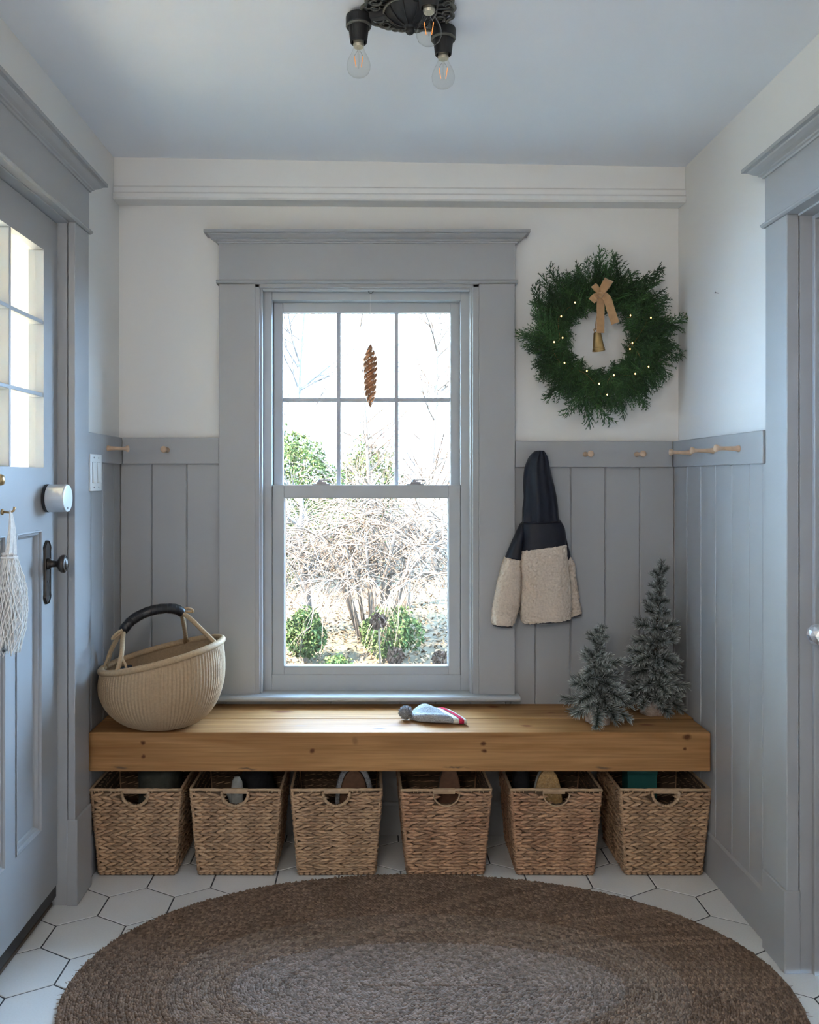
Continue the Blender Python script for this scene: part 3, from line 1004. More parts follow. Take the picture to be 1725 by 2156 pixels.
def basket_meshes(seed, mat, rows, jit, wrapbar):
    """returns list of (part name, mesh, parent index or None)"""
    random.seed(seed)
    res = []
    up = Vector((0, 0, 1))
    ph = (BH - 0.016 - 0.008) / rows
    for r in range(rows):
        mb = MB()
        z = 0.010 + ph * (r + 0.5)
        sgn = 1 if (r * 7 + seed) % 6 else -1
        sides = [(Vector((-bw(z), bf(z), z)), Vector((bw(z), bf(z), z))), (Vector((bw(z), bf(z), z)), Vector((bw(z), bb(z), z))),
                 (Vector((bw(z), bb(z), z)), Vector((-bw(z), bb(z), z))), (Vector((-bw(z), bb(z), z)), Vector((-bw(z), bf(z), z)))]
        for k, (a, b) in enumerate(sides):
            L = (b - a).length
            t = (b - a).normalized()
            n = Vector((t.y, -t.x, 0))
            cnt = int(L / (0.0265 if not jit else 0.0245))
            st = L / cnt
            off = rnd(0, 0.5) * st
            for i in range(cnt):
                for lane in (-1, 1):
                    s = (i + 0.25) * st + off + (0.10 * st if lane > 0 else 0) + rnd(-1, 1) * (0.0015 + jit * 0.004)
                    s = min(max(s, 0.010), L - 0.010)
                    zz = z + lane * ph * 0.25 + rnd(-1, 1) * jit * 0.0014
                    if k == 0 and in_hole(s - L / 2, zz, 0.006):
                        continue
                    ll = st * rnd(1.6, 1.95) * (1 + jit * rnd(-0.15, 0.4))
                    ll = min(ll, 2 * min(s, L - s) + 0.014)
                    ll = max(ll, 0.024)
                    leaf(mb, a + t * s + up * (zz - z), t, n, up, ll, ph * rnd(0.50, 0.60), 0.0066 * rnd(0.85, 1.15), -sgn * lane * (0.25 + rnd(-0.07, 0.07) - jit * 0.08))
        res.append(('braid_row', mb.mesh('braid_row', mat, True, recalc=False)))
    # lining: floor, three walls and a front wall with the hand hole
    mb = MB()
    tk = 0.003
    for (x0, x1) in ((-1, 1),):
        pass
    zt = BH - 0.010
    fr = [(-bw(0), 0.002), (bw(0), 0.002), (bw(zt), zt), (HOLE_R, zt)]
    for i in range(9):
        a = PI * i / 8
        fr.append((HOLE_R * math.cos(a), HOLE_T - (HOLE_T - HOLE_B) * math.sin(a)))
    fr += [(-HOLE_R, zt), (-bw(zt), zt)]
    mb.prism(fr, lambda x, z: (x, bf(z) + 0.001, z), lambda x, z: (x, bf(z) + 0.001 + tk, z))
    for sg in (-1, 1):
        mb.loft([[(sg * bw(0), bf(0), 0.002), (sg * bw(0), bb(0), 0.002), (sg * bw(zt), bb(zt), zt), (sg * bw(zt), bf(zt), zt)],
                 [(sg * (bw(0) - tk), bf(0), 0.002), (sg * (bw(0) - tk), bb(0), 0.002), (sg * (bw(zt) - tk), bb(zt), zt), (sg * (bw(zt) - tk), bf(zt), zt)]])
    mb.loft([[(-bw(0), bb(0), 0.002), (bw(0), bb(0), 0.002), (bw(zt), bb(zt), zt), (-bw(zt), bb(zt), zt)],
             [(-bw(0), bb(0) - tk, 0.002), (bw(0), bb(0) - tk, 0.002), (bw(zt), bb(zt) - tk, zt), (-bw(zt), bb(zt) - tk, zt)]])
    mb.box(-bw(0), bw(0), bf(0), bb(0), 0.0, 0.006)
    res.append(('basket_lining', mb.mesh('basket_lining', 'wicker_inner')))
    # wrapped rim all round, with a stouter wrapped bar over the hand hole
    zr = BH - 0.004
    mb = MB()
    path = []
    cor = [(-bw(BH), bf(BH)), (bw(BH), bf(BH)), (bw(BH), bb(BH)), (-bw(BH), bb(BH))]
    for k in range(4):
        a, b = Vector((*cor[k], zr)), Vector((*cor[(k + 1) % 4], zr))
        m = 22
        for i in range(m):
            path.append(a.lerp(b, (i + 0.03) / m) + Vector((0, 0, rnd(-0.0006, 0.0006))))
    mb.tube(path, [0.0048 * rnd(0.85, 1.12) for _ in path], 8, closed=True)
    # stitches round the rim
    for i in range(0, len(path)):
        if random.random() < 0.5:
            mb.ellip(path[i] + Vector((0, -0.001, -0.004)), (0.002, 0.0055, 0.0065), u=6, v=4)
    res.append(('basket_rim', mb.mesh('basket_rim', 'wicker_wrap', True)))
    mb = MB()
    y0 = bf(BH) - 0.004
    if wrapbar:
        n = 22
        for i in range(n):
            x = -0.034 + 0.068 * i / (n - 1) - 0.008
            mb.loft([[(x - 0.0017, y0 + dy, z) for dy, z in ((0.010, BH - 0.016), (-0.0015, BH - 0.0155), (-0.003, BH - 0.009), (-0.0015, BH - 0.001), (0.010, BH))],
                     [(x + 0.0016, y0 + dy, z) for dy, z in ((0.010, BH - 0.016), (-0.0010, BH - 0.0155), (-0.0025, BH - 0.009), (-0.0010, BH - 0.001), (0.010, BH))]])
    else:
        mb.prism([(0.010, HOLE_T - 0.001), (-0.001, HOLE_T - 0.001), (-0.0025, HOLE_T + 0.004), (-0.002, BH - 0.004), (0.0, BH), (0.010, BH)], lambda y, z: (-0.040, y0 + y, z), lambda y, z: (0.040, y0 + y, z))
    res.append(('handle_bar', mb.mesh('handle_bar', 'wicker_wrap')))
    mb = MB()
    arc = [(1.04 * HOLE_R * math.cos(PI * i / 14), bf(HOLE_T) - 0.0055, HOLE_T - (HOLE_T - HOLE_B + 0.003) * math.sin(PI * i / 14)) for i in range(15)]
    mb.tube(arc, 0.0046 if not wrapbar else 0.0026, 7)
    if not wrapbar:
        for i in range(0, 15):
            mb.ellip(Vector(arc[i]), (0.0058, 0.0060, 0.0058), u=7, v=5)
    res.append(('handle_trim', mb.mesh('handle_trim', 'wicker_wrap', True)))
    # wrapped foot band
    mb = MB()
    for k in range(4):
        cb = [(-bw(0), bf(0)), (bw(0), bf(0)), (bw(0), bb(0)), (-bw(0), bb(0))]
        a, b = Vector((*cb[k], 0.006)), Vector((*cb[(k + 1) % 4], 0.006))
        m = 14
        for i in range(m):
            p = a.lerp(b, (i + 0.5) / m)
            t = (b - a).normalized()
            leaf(mb, p, t, Vector((t.y, -t.x, 0)), up, (b - a).length / m * 1.15, 0.011, 0.006, rnd(-0.05, 0.05))
    res.append(('foot_band', mb.mesh('foot_band', mat, True, recalc=False)))
    # corner posts
    for sx in (-1, 1):
        for f in (bf, bb):
            mb = MB().tube([(sx * (bw(z) - 0.002), f(z) + (0.002 if f is bf else -0.002), z) for z in (0.004, 0.1, 0.2, BH - 0.004)], 0.0052, 7)
            res.append(('corner_post', mb.mesh('corner_post', mat, True)))
    return res


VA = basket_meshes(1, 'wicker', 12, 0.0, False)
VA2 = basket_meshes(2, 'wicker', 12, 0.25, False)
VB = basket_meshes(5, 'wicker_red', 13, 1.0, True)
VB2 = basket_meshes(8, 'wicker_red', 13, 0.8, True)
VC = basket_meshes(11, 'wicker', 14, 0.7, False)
BPOS = []
for (pl_, pr_, var, rz, lab) in (
        (186, 374, VA, 0.0, 'woven tan basket at the left wall, an olive cloth inside'),
        (401, 590, VA2, -0.01, 'woven tan basket second from the glazed door, a pale mitten inside'),
        (614, 803, VC, 0.012, 'finely woven basket left of the centre gap, a grey cuffed slipper inside'),
        (844, 1036, VB, 0.02, 'reddish uneven woven basket with a brown-soled shoe inside'),
        (1078, 1265, VB2, -0.015, 'uneven woven basket holding a shoe with a tan speckled sole'),
        (1308, 1495, VA, -0.005, 'woven tan basket by the right wall with a teal box inside')):
    Yr = 2.803
    xc = ((pl_ + pr_) / 2 - CX) * Yr / F
    if xc < -0.7:
        xc = -0.767
    b = thing('wicker_basket', lab, 'basket', (xc, Yr, 0.0), group='woven baskets under the bench')
    b.rotation_euler = (0, 0, rz)
    BPOS.append((xc, Yr))
    for nm, me in var:
        inst(nm, me, b)


# ---- things inside the baskets
def toe_up_shoe(lab, x, y, top, half, msole, mupper, mcuff=None, tilt=0.0):
    """a shoe standing on its heel, sole towards the viewer"""
    r = thing('shoe', lab, 'shoe', (x, y, 0.006))
    n = 18
    z0 = 0.006

    def outline(k, e=0.0):
        pts = []
        for i in range(28):
            a = 2 * PI * i / 28
            zz = (top - z0) / 2 * math.sin(a)
            f = 1.0 - 0.28 * max(0, -math.sin(a)) - 0.1 * math.exp(-((math.sin(a) + 0.1) / 0.3) ** 2)
            pts.append(((half + e) * math.copysign(abs(math.cos(a)) ** 0.75, math.cos(a)) * f * k, (z0 + top) / 2 + zz * (k if k < 1 else 1) + (e if math.sin(a) > 0 else 0)))
        return pts
    def ring(k, dy, e=0.0):
        return [(x + u, y + dy + (top - z) * tilt, max(z, z0)) for u, z in outline(k, e)]
    MB().loft([ring(0.94, -0.002), ring(1.0, 0.0), ring(1.0, 0.012), ring(0.95, 0.014)]).build('sole', msole, r, smooth=False)
    MB().loft([ring(0.93, 0.014), ring(0.98, 0.03), ring(0.92, 0.055), ring(0.7, 0.08), ring(0.4, 0.09)]).build('shoe_upper', mupper, r, smooth=True)
    if mcuff:
        MB().loft([ring(1.0, 0.004, 0.003), ring(1.0, 0.002, 0.016), ring(1.0, 0.024, 0.018), ring(0.98, 0.034, 0.004)], False, False).build('cuff', mcuff, r, smooth=True)
    return r


def lump(name, lab, cat, mat, x, y, hw, hd, z1, seed, amp=0.02):
    random.seed(seed)
    rings = []
    zs = [0.006 + (z1 - 0.006) * t for t in (0, 0.2, 0.45, 0.7, 0.85, 0.95, 1.0)]
    ks = (0.85, 1, 1, 0.98, 0.85, 0.6, 0.2)
    for z, k in zip(zs, ks):
        rg = []
        for i in range(24):
            a = 2 * PI * i / 24
            nn = noise.noise(Vector((math.cos(a) * 1.6 + seed, math.sin(a) * 1.6, z * 14))) * amp
            rg.append((x + (hw * k + nn) * math.cos(a), y + (hd * k + nn) * math.sin(a), max(0.006, z + (nn * 0.8 if k > 0.9 else nn * 0.3))))
        rings.append(rg)
    o = MB().loft(rings).build(name, mat, smooth=True)
    return tag(o, lab, cat)


lump('folded_sweater', 'crumpled dark olive cloth in the basket at the left wall', 'clothing', 'cloth_olive', BPOS[0][0] + 0.03, 3.0, 0.075, 0.085, 0.335, 3)
lump('dark_scarf', 'black cloth heaped in the second basket from the door', 'clothing', 'cloth_dark', BPOS[1][0] + 0.035, 3.02, 0.065, 0.07, 0.315, 7)
random.seed(4)
mt = thing('mitten', 'small pale grey mitten in the second basket from the door', 'mitten', (BPOS[1][0] - 0.01, 2.87, 0.006))
mxx, myy = BPOS[1][0] - 0.005, 2.875
MB().loft([[(mxx + w_ * math.cos(a), myy + d_ * math.sin(a), z) for a in [2 * PI * i / 16 for i in range(16)]] for z, w_, d_ in ((0.007, 0.022, 0.012), (0.12, 0.021, 0.012), (0.2, 0.019, 0.011), (0.25, 0.021, 0.012), (0.285, 0.018, 0.010), (0.302, 0.009, 0.006))]).build('mitten_body', 'cloth_pale', mt, smooth=True)
MB().loft([[(mxx - 0.016 - 0.016 * t + 0.008 * math.cos(a), myy + 0.007 * math.sin(a), 0.215 + 0.045 * t + 0.003 * math.cos(a)) for a in [2 * PI * i / 10 for i in range(10)]] for t in (0, 0.5, 1)]).build('mitten_thumb', 'cloth_pale', mt, smooth=True)
toe_up_shoe('brown soled slipper with a grey knitted edge, in the third basket', BPOS[2][0] + 0.055, 2.895, 0.315, 0.05, 'sole_brown', 'cloth_dark', 'wool_grey')
toe_up_shoe('dark shoe with a brown sole in the reddish basket', BPOS[3][0] + 0.02, 2.91, 0.322, 0.042, 'sole_brown', 'cloth_olive')
toe_up_shoe('pale shoe with a rounded tan speckled sole turned to the room', BPOS[4][0] - 0.012, 2.868, 0.326, 0.049, 'sole_tan', 'canvas_white')
tb = thing('teal_box', 'dark teal cardboard box standing in the basket by the right wall', 'box', (BPOS[5][0] - 0.03, 2.98, 0.006))
bx_, by_ = BPOS[5][0] - 0.03, 2.98
MB().box(bx_ - 0.05, bx_ + 0.05, by_ - 0.035, by_ + 0.035, 0.006, 0.29).build('box_body', 'teal_card', tb, bevel=0.002)
MB().box(bx_ - 0.052, bx_ + 0.052, by_ - 0.037, by_ + 0.037, 0.285, 0.328).build('box_lid', 'teal_card', tb, bevel=0.002)
lump('black_boot_shaft', 'black cloth boot top showing in the uneven basket with the tan sole', 'boot', 'cloth_dark', BPOS[4][0] - 0.085, 2.97, 0.032, 0.04, 0.322, 12, 0.006)

# ================================================================== STRAW BASKET ON THE BENCH
SX, SY, SZ = -0.700, 2.885, BZ1
sb = thing('straw_basket', 'round straw market basket with dark leather grip on the bench', 'basket', (SX, SY, SZ))
TILT = 0.235
PROF = [(0.0, 0.000), (0.06, 0.001), (0.10, 0.006), (0.135, 0.022), (0.165, 0.050), (0.187, 0.085), (0.200, 0.125), (0.2035, 0.160), (0.2015, 0.195), (0.195, 0.230)]


def sbp(r, a, z):
    s = min(1, max(0, z / 0.23)) ** 1.5
    x = r * math.cos(a)
    return (SX + x, SY + r * math.sin(a) * 0.985, SZ + z + TILT * x * s)


def smooth_prof(t):
    f = t * (len(PROF) - 1)
    i = min(int(f), len(PROF) - 2)
    k = f - i
    p0 = PROF[max(i - 1, 0)]
    p1, p2 = PROF[i], PROF[i + 1]
    p3 = PROF[min(i + 2, len(PROF) - 1)]
    return tuple(0.5 * (2 * p1[j] + (p2[j] - p0[j]) * k + (2 * p0[j] - 5 * p1[j] + 4 * p2[j] - p3[j]) * k * k + (3 * p1[j] - p0[j] - 3 * p2[j] + p3[j]) * k ** 3) for j in (0, 1))


NR = 104
seg = NR * 4
rings = []
for t in [i / 44 for i in range(45)]:
    r, z = smooth_prof(t)
    amp = 0.0034 * min(1, r / 0.12)
    wv = 0.0003 * (1 if int(t * 44) % 2 else -1)
    rings.append([sbp(r + amp * abs(math.cos(NR / 2 * (2 * PI * j / seg))) + wv, 2 * PI * j / seg, max(z, 0)) for j in range(seg)])
MB().loft(rings, False, False).build('basket_body', 'straw', sb, smooth=True)
rings = []
for t in [i / 24 for i in range(25)]:
    r, z = smooth_prof(t)
    rings.append([sbp(max(0.0, r - 0.006), 2 * PI * j / 96, z + 0.005) for j in range(96)])
MB().loft(rings, False, False).build('basket_lining', 'straw', sb, smooth=True)


def coil(mb, path, r, pitch, closed=False, wr=None):
    """wrapped rope: tube with overlapping wrap turns"""
    path = [Vector(p) for p in path]
    pts, rs = [], []
    for i in range(len(path) - (0 if closed else 1)):
        a, b = path[i], path[(i + 1) % len(path)]
        n = max(1, int((b - a).length / pitch))
        for k in range(n):
            pts.append(a.lerp(b, k / n))
    if not closed:
        pts.append(path[-1])
    for i in range(len(pts)):
        rs.append(r * (1.0 + 0.06 * (1 if i % 2 else -1) + rnd(-0.03, 0.03)))
    return mb.tube(pts, rs, 10, closed=closed)


random.seed(9)
rim = [sbp(0.197, 2 * PI * j / 120, 0.232) for j in range(120)]
coil(MB(), rim, 0.0105, 0.004, True).build('basket_rim', 'straw_rim', sb, smooth=True)


def pz(px, py, Y):
    return P(px, py, Y)


def bez(pts, n=8):
    out = []
    P_ = [pts[0]] + list(pts) + [pts[-1]]
    for i in range(1, len(P_) - 2):
        p0, p1, p2, p3 = P_[i - 1], P_[i], P_[i + 1], P_[i + 2]
        for k in range(n):
            t = k / n
            out.append(0.5 * (2 * p1 + (p2 - p0) * t + (2 * p0 - 5 * p1 + 4 * p2 - p3) * t * t + (3 * p1 - p0 - 3 * p2 + p3) * t ** 3))
    out.append(Vector(pts[-1]))
    return out


HYL, HYR = 2.85, 2.93
grip = bez([pz(259, 1329, HYL), pz(268, 1316, HYL), pz(282, 1303, 2.865), pz(302, 1292, 2.88), pz(326, 1284, 2.89), pz(352, 1281, 2.905), pz(372, 1283, 2.92), pz(384, 1290, HYR)], 5)
random.seed(3)
MB().tube(grip, [0.0165 * rnd(0.96, 1.07) * (1.0 if 1 < i < len(grip) - 2 else 0.92) for i in range(len(grip))], 14).build('leather_grip', 'leather', sb, smooth=True)
# lacing seam round the grip
mb = MB()
for i in range(3, len(grip) - 2, 2):
    c_, d_ = grip[i], (grip[i + 1] - grip[i - 1]).normalized()
    q = Vector((0, 0, 1)).rotation_difference(d_)
    mb.tube([c_ + q @ Vector((0.0168 * math.cos(a), 0.0168 * math.sin(a), 0.003 * math.sin(a))) for a in [2 * PI * k / 14 for k in range(14)]], 0.0010, 5, closed=True)
mb.build('grip_lacing', 'leather', sb, smooth=True)


def rimpt(a): return Vector(sbp(0.197, a, 0.236))


legs = [
    [grip[1], pz(258, 1350, 2.80), pz(256, 1378, 2.735), rimpt(math.radians(238)) + Vector((0, 0, -0.006))],
    [grip[1], pz(247, 1345, 2.87), pz(233, 1372, 2.89), rimpt(math.radians(176)) + Vector((0.004, 0, -0.006))],
    [grip[-2], pz(405, 1306, 2.90), pz(425, 1326, 2.875), rimpt(math.radians(-14)) + Vector((-0.004, 0, -0.004))],
    [grip[-2], pz(388, 1318, 2.99), pz(391, 1340, 3.03), rimpt(math.radians(80)) + Vector((0, -0.002, -0.006))],
]
for lg in legs:
    coil(MB(), bez(lg, 8), 0.0078, 0.004).build('handle_leg', 'straw_rim', sb, smooth=True)
# the side split of each leg and the small end loops
for lg, d in ((legs[0], (0.016, 0.004)), (legs[2], (-0.004, 0.022)), (legs[1], (0.0, -0.02)), (legs[3], (0.008, 0.0))):
    b_ = bez(lg, 8)
    a_ = b_[int(len(b_) * 0.70)]
    e_ = lg[-1] + Vector((d[0] * 1.6, d[1] * 1.6, TILT * d[0] * 1.6 - 0.001))
    coil(MB(), bez([a_, a_.lerp(e_, 0.6) + Vector((d[0] * 0.4, d[1] * 0.4, 0)), e_], 6), 0.0042, 0.004).build('handle_tie', 'straw_rim', sb, smooth=True)
for pts in ([pz(258, 1330, 2.83), pz(246, 1339, 2.825), pz(237, 1345, 2.82), pz(238, 1341, 2.815), pz(247, 1332, 2.82), pz(257, 1326, 2.83)],
            [pz(382, 1284, 2.93), pz(392, 1281, 2.935), pz(404, 1283, 2.94), pz(406, 1288, 2.945), pz(398, 1288, 2.945), pz(385, 1287, 2.94)]):
    coil(MB(), bez(pts, 5), 0.0042, 0.004).build('end_loop', 'straw_rim', sb, smooth=True)
# black cloth lying in the basket
bl = MB()
rg = []
for t, (rr, zz) in enumerate(((0.06, 0.03), (0.072, 0.10), (0.070, 0.165), (0.05, 0.198), (0.01, 0.204))):
    rg.append([(SX - 0.125 + rr * 0.55 * math.cos(a) + 0.006 * math.sin(3 * a + t), SY + 0.0 + rr * math.sin(a), SZ + zz * 0.93 + 0.004 * math.cos(4 * a) + max(0, (0.1 - zz)) * 0.45) for a in [2 * PI * k / 20 for k in range(20)]])
tag(bl.loft(rg).build('black_pouch', 'cloth_dark', smooth=True), 'black cloth pouch lying inside the straw basket', 'pouch')

# ================================================================== RUG
RC = Vector((0.140, 2.190, 0))
RA, RB_, RD_ = 0.912, 0.617, 0.0198
rug = thing('braided_rug', 'oval braided jute rug in front of the bench', 'rug', RC)


def oval_path(a, b, step):
    n = 720
    pts = [(a * math.copysign(abs(math.cos(2 * PI * i / n)) ** 0.97, math.cos(2 * PI * i / n)), b * math.copysign(abs(math.sin(2 * PI * i / n)) ** 0.97, math.sin(2 * PI * i / n))) for i in range(n)]
    d = [0]
    for i in range(n):
        p, q = pts[i], pts[(i + 1) % n]
        d.append(d[-1] + math.hypot(q[0] - p[0], q[1] - p[1]))
    m = max(8, int(d[-1] / step))
    out, j = [], 0
    for i in range(m):
        s = d[-1] * i / m
        while d[j + 1] < s:
            j += 1
        k = (s - d[j]) / (d[j + 1] - d[j])
        p, q = pts[j], pts[(j + 1) % n]
        out.append((p[0] + (q[0] - p[0]) * k, p[1] + (q[1] - p[1]) * k))
    return out


random.seed(21)
ring_n = int(RB_ / RD_)
for k in range(ring_n):
    a, b = RA - RD_ * (k + 0.5), RB_ - RD_ * (k + 0.5)
    if b < 0.012:
        break
    pts = oval_path(a, b, 0.0105)
    m = len(pts)
    mb = MB()
    up = Vector((0, 0, 1))
    for i in range(m):
        p, q = pts[i], pts[(i + 1) % m]
        t = Vector((q[0] - p[0], q[1] - p[1], 0)).normalized()
        nrm = Vector((t.y, -t.x, 0))
        for lane in (-1, 0, 1):
            c = RC + Vector((p[0], p[1], 0.0056)) + nrm * lane * RD_ * 0.31 + t * (0.0035 * lane) + Vector((rnd(-1, 1) * 0.001, rnd(-1, 1) * 0.001, rnd(-0.0008, 0.0012)))
            leaf(mb, c, t, up, nrm, 0.0185 * rnd(0.85, 1.2), RD_ * rnd(0.40, 0.52), 0.0058 * rnd(0.75, 1.3), (-lane * 0.45 if lane else (0.35 if i % 2 else -0.35)) + rnd(-0.12, 0.12))
    # flat core that closes the gaps
    core = []
    for hh in (0.0005, 0.006):
        pass
    cp = oval_path(a, b, 0.03)
    mc = len(cp)
    vs, fs = [], []
    for i in range(mc):
        p, q = cp[i - 1], cp[(i + 1) % mc]
        t = Vector((q[0] - p[0], q[1] - p[1], 0)).normalized()
        nrm = Vector((t.y, -t.x, 0))
        for s, z in ((-0.5, 0.0005), (-0.45, 0.0062), (0.45, 0.0062), (0.5, 0.0005)):
            vs.append(RC + Vector((cp[i][0], cp[i][1], z)) + nrm * s * RD_)
    for i in range(mc):
        j = (i + 1) % mc
        for e in range(4):
            g = (e + 1) % 4
            fs.append((i * 4 + e, j * 4 + e, j * 4 + g, i * 4 + g))
    mb.add(vs, fs)
    mat = 'jute' if k < 13 else ('jute_half_lit' if k < 21 else 'jute_lit')  # inner rings greyer: window light beyond the bench shadow, put into the colour
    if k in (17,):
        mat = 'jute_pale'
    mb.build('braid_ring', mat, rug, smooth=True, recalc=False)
# a few loose fibres round the edge
mb = MB()
ed = oval_path(RA, RB_, 0.02)
for i in range(len(ed)):
    if random.random() < 0.75:
        p = RC + Vector((ed[i][0], ed[i][1], rnd(0.002, 0.01)))
        o = Vector((ed[i][0], ed[i][1] * 1.6, 0)).normalized()
        s = Vector((-o.y, o.x, 0)) * rnd(-1, 1)
        L = rnd(0.004, 0.015)
        mb.tube([p - o * 0.01, p + o * L * 0.5 + s * 0.003, p + (o + s * 0.8) * L + Vector((0, 0, rnd(-0.001, 0.003)))], [0.0009, 0.0007, 0.0003], 4)
mb.build('loose_fibres', 'jute', rug, kind='stuff')

# ================================================================== JACKET
JY = 3.06


def J(zx, zy, Y=JY):
    return P(1000 + zx / 4.688, 900 + zy / 4.688, Y)


jk = thing('child_jacket', 'child hooded jacket, navy top over cream fleece, on a peg', 'jacket', (0.62, 3.09, 1.0))


def jring(l, r, yc, dep, n=40, seed=0.0, amp=0.003, e=2.4, vs=5.0, fold=None, fuzz=0.0):
    """ring through two photo points (left, right) with front/back depth; fold(x in -1..1) pushes the front"""
    Lp, Rp = J(*l), J(*r)
    c = (Lp + Rp) / 2
    h = (Rp - Lp) / 2
    pts = []
    for i in range(n):
        a = 2 * PI * i / n
        ca, sa = math.cos(a), math.sin(a)
        ca = math.copysign(abs(ca) ** (2 / e), ca)
        sa = math.copysign(abs(sa) ** (2 / e), sa)
        p = c + h * ca
        y = yc + dep * sa
        nn = noise.noise(Vector((p.x * 26 + seed, p.z * vs + seed, sa * 1.5))) * amp * 2
        if fold and sa < 0:
            nn += fold(ca, p.z) * (-sa)
        fz = Vector((0, 0, 0))
        if fuzz:
            q = Vector((p.x, y, p.z)) * 150
            fz = Vector((noise.noise(q), noise.noise(q + Vector((31, 7, 3))), noise.noise(q + Vector((5, 77, 9))))) * fuzz
        pts.append((p.x + fz.x, min(y + nn + fz.y, 3.1445), p.z + fz.z))
    return pts


def jloft(rows, yc, dep, seed, amp, e=2.4, vs=5.0, sub=4, fold=None, cap=True, n=40, fuzz=0.0):
    """rows: list of ((lx,ly),(rx,ry),depth factor); Catmull-Rom between them"""
    rings = []
    for i in range(len(rows) - 1):
        r0, r1, r2, r3 = rows[max(i - 1, 0)], rows[i], rows[i + 1], rows[min(i + 2, len(rows) - 1)]
        for k in range(sub):
            t = k / sub

            def cr(a, b, c, d): return 0.5 * (2 * b + (c - a) * t + (2 * a - 5 * b + 4 * c - d) * t * t + (3 * b - a - 3 * c + d) * t ** 3)
            l = (cr(r0[0][0], r1[0][0], r2[0][0], r3[0][0]), cr(r0[0][1], r1[0][1], r2[0][1], r3[0][1]))
            r = (cr(r0[1][0], r1[1][0], r2[1][0], r3[1][0]), cr(r0[1][1], r1[1][1], r2[1][1], r3[1][1]))
            f = cr(r0[2], r1[2], r2[2], r3[2])
            y = cr(*[q[3] if len(q) > 3 else yc for q in (r0, r1, r2, r3)])
            rings.append(jring(l, r, y, dep * f, seed=seed, amp=amp, e=e, vs=vs, fold=fold, n=n, fuzz=fuzz))
    q = rows[-1]
    rings.append(jring(q[0], q[1], q[3] if len(q) > 3 else yc, dep * q[2], seed=seed, amp=amp, e=e, vs=vs, fold=fold, n=n, fuzz=fuzz))
    return MB().loft(rings, cap, cap)


# hood
hood = [((622, 229), (662, 229), 0.35, 3.064), ((595, 238), (684, 238), 0.75, 3.070), ((545, 300), (725, 300), 0.95, 3.080), ((510, 400), (755, 400), 1.0), ((497, 500), (780, 500), 1.0), ((497, 600), (803, 600), 1.0),
        ((500, 700), (822, 700), 1.0), ((488, 800), (838, 800), 1.0), ((485, 880), (846, 880), 0.95), ((483, 945), (858, 930), 0.9)]
hf = lambda x, z: 0.010 * math.exp(-((x + 0.62) / 0.16) ** 2) * (0.6 + 0.4 * math.sin(z * 40)) + 0.007 * math.exp(-((x - 0.55) / 0.14) ** 2) - 0.006 * math.exp(-((x + 0.3) / 0.2) ** 2)
jloft(hood, 3.088, 0.046, 1.7, 0.0055, vs=9, fold=hf, n=64, sub=6).build('hood', 'navy', jk, smooth=True)
MB().tube([Vector(p) for p in jring((482, 946), (860, 932), 3.088, 0.044, amp=0.001)], 0.0035, 6, closed=True).build('hood_seam', 'navy', jk, smooth=True)
# yoke
yoke = [((481, 940), (862, 926), 0.95), ((474, 1000), (898, 985), 1.05), ((472, 1080), (912, 1060), 1.1), ((470, 1150), (914, 1105), 1.1), ((466, 1226), (912, 1162), 1.1)]
jloft(yoke, 3.088, 0.043, 4.1, 0.003).build('yoke', 'navy', jk, smooth=True)
# fleece body
body = [((464, 1222), (913, 1158), 1.12), ((462, 1320), (920, 1260), 1.18), ((468, 1430), (936, 1380), 1.18), ((472, 1560), (954, 1520), 1.15), ((466, 1700), (966, 1680), 1.15), ((464, 1850), (966, 1830), 1.15), ((476, 1925), (960, 1888), 1.12), ((488, 1938), (955, 1900), 1.05)]
bfold = lambda x, z: 0.010 * math.exp(-((x - 0.25) / 0.22) ** 2) * max(0, min(1, (z - 1.02) / 0.12)) - 0.004 * math.exp(-((x + 0.5) / 0.3) ** 2)
jloft(body, 3.088, 0.044, 2.2, 0.003, e=2.8, fold=bfold, n=150, sub=12, fuzz=0.0042).build('fleece_body', 'fleece', jk, smooth=True)
MB().loft([jring((486, 1932), (957, 1894), 3.088, 0.047, amp=0.0005, e=2.8), jring((490, 1946), (955, 1908), 3.088, 0.0475, amp=0.0005, e=2.8)]).build('hem_binding', 'binding', jk, smooth=True)
# sleeve near the window
sl1 = [((474, 950), (498, 965), 0.5, 3.105), ((440, 1010), (505, 1030), 0.75, 3.10), ((398, 1100), (500, 1120), 0.9, 3.10), ((350, 1210), (492, 1235), 1.0, 3.10), ((314, 1292), (480, 1320), 1.0, 3.10)]
jloft(sl1, 3.10, 0.036, 5.5, 0.003).build('sleeve', 'navy', jk, smooth=True)
sl2 = [((312, 1290), (482, 1318), 1.0), ((275, 1400), (480, 1420), 1.1), ((240, 1540), (478, 1560), 1.12), ((208, 1700), (466, 1720), 1.1), ((186, 1850), (430, 1870), 1.05), ((180, 1940), (400, 1955), 1.0), ((194, 1958), (390, 1970), 0.95)]
jloft(sl2, 3.10, 0.036, 7.5, 0.003, e=2.6, n=90, sub=14, fuzz=0.0042).build('fleece_sleeve', 'fleece', jk, smooth=True)
MB().loft([jring((192, 1956), (392, 1968), 3.10, 0.034, amp=0), jring((196, 1972), (388, 1985), 3.10, 0.034, amp=0)]).build('cuff_binding', 'binding', jk, smooth=True)
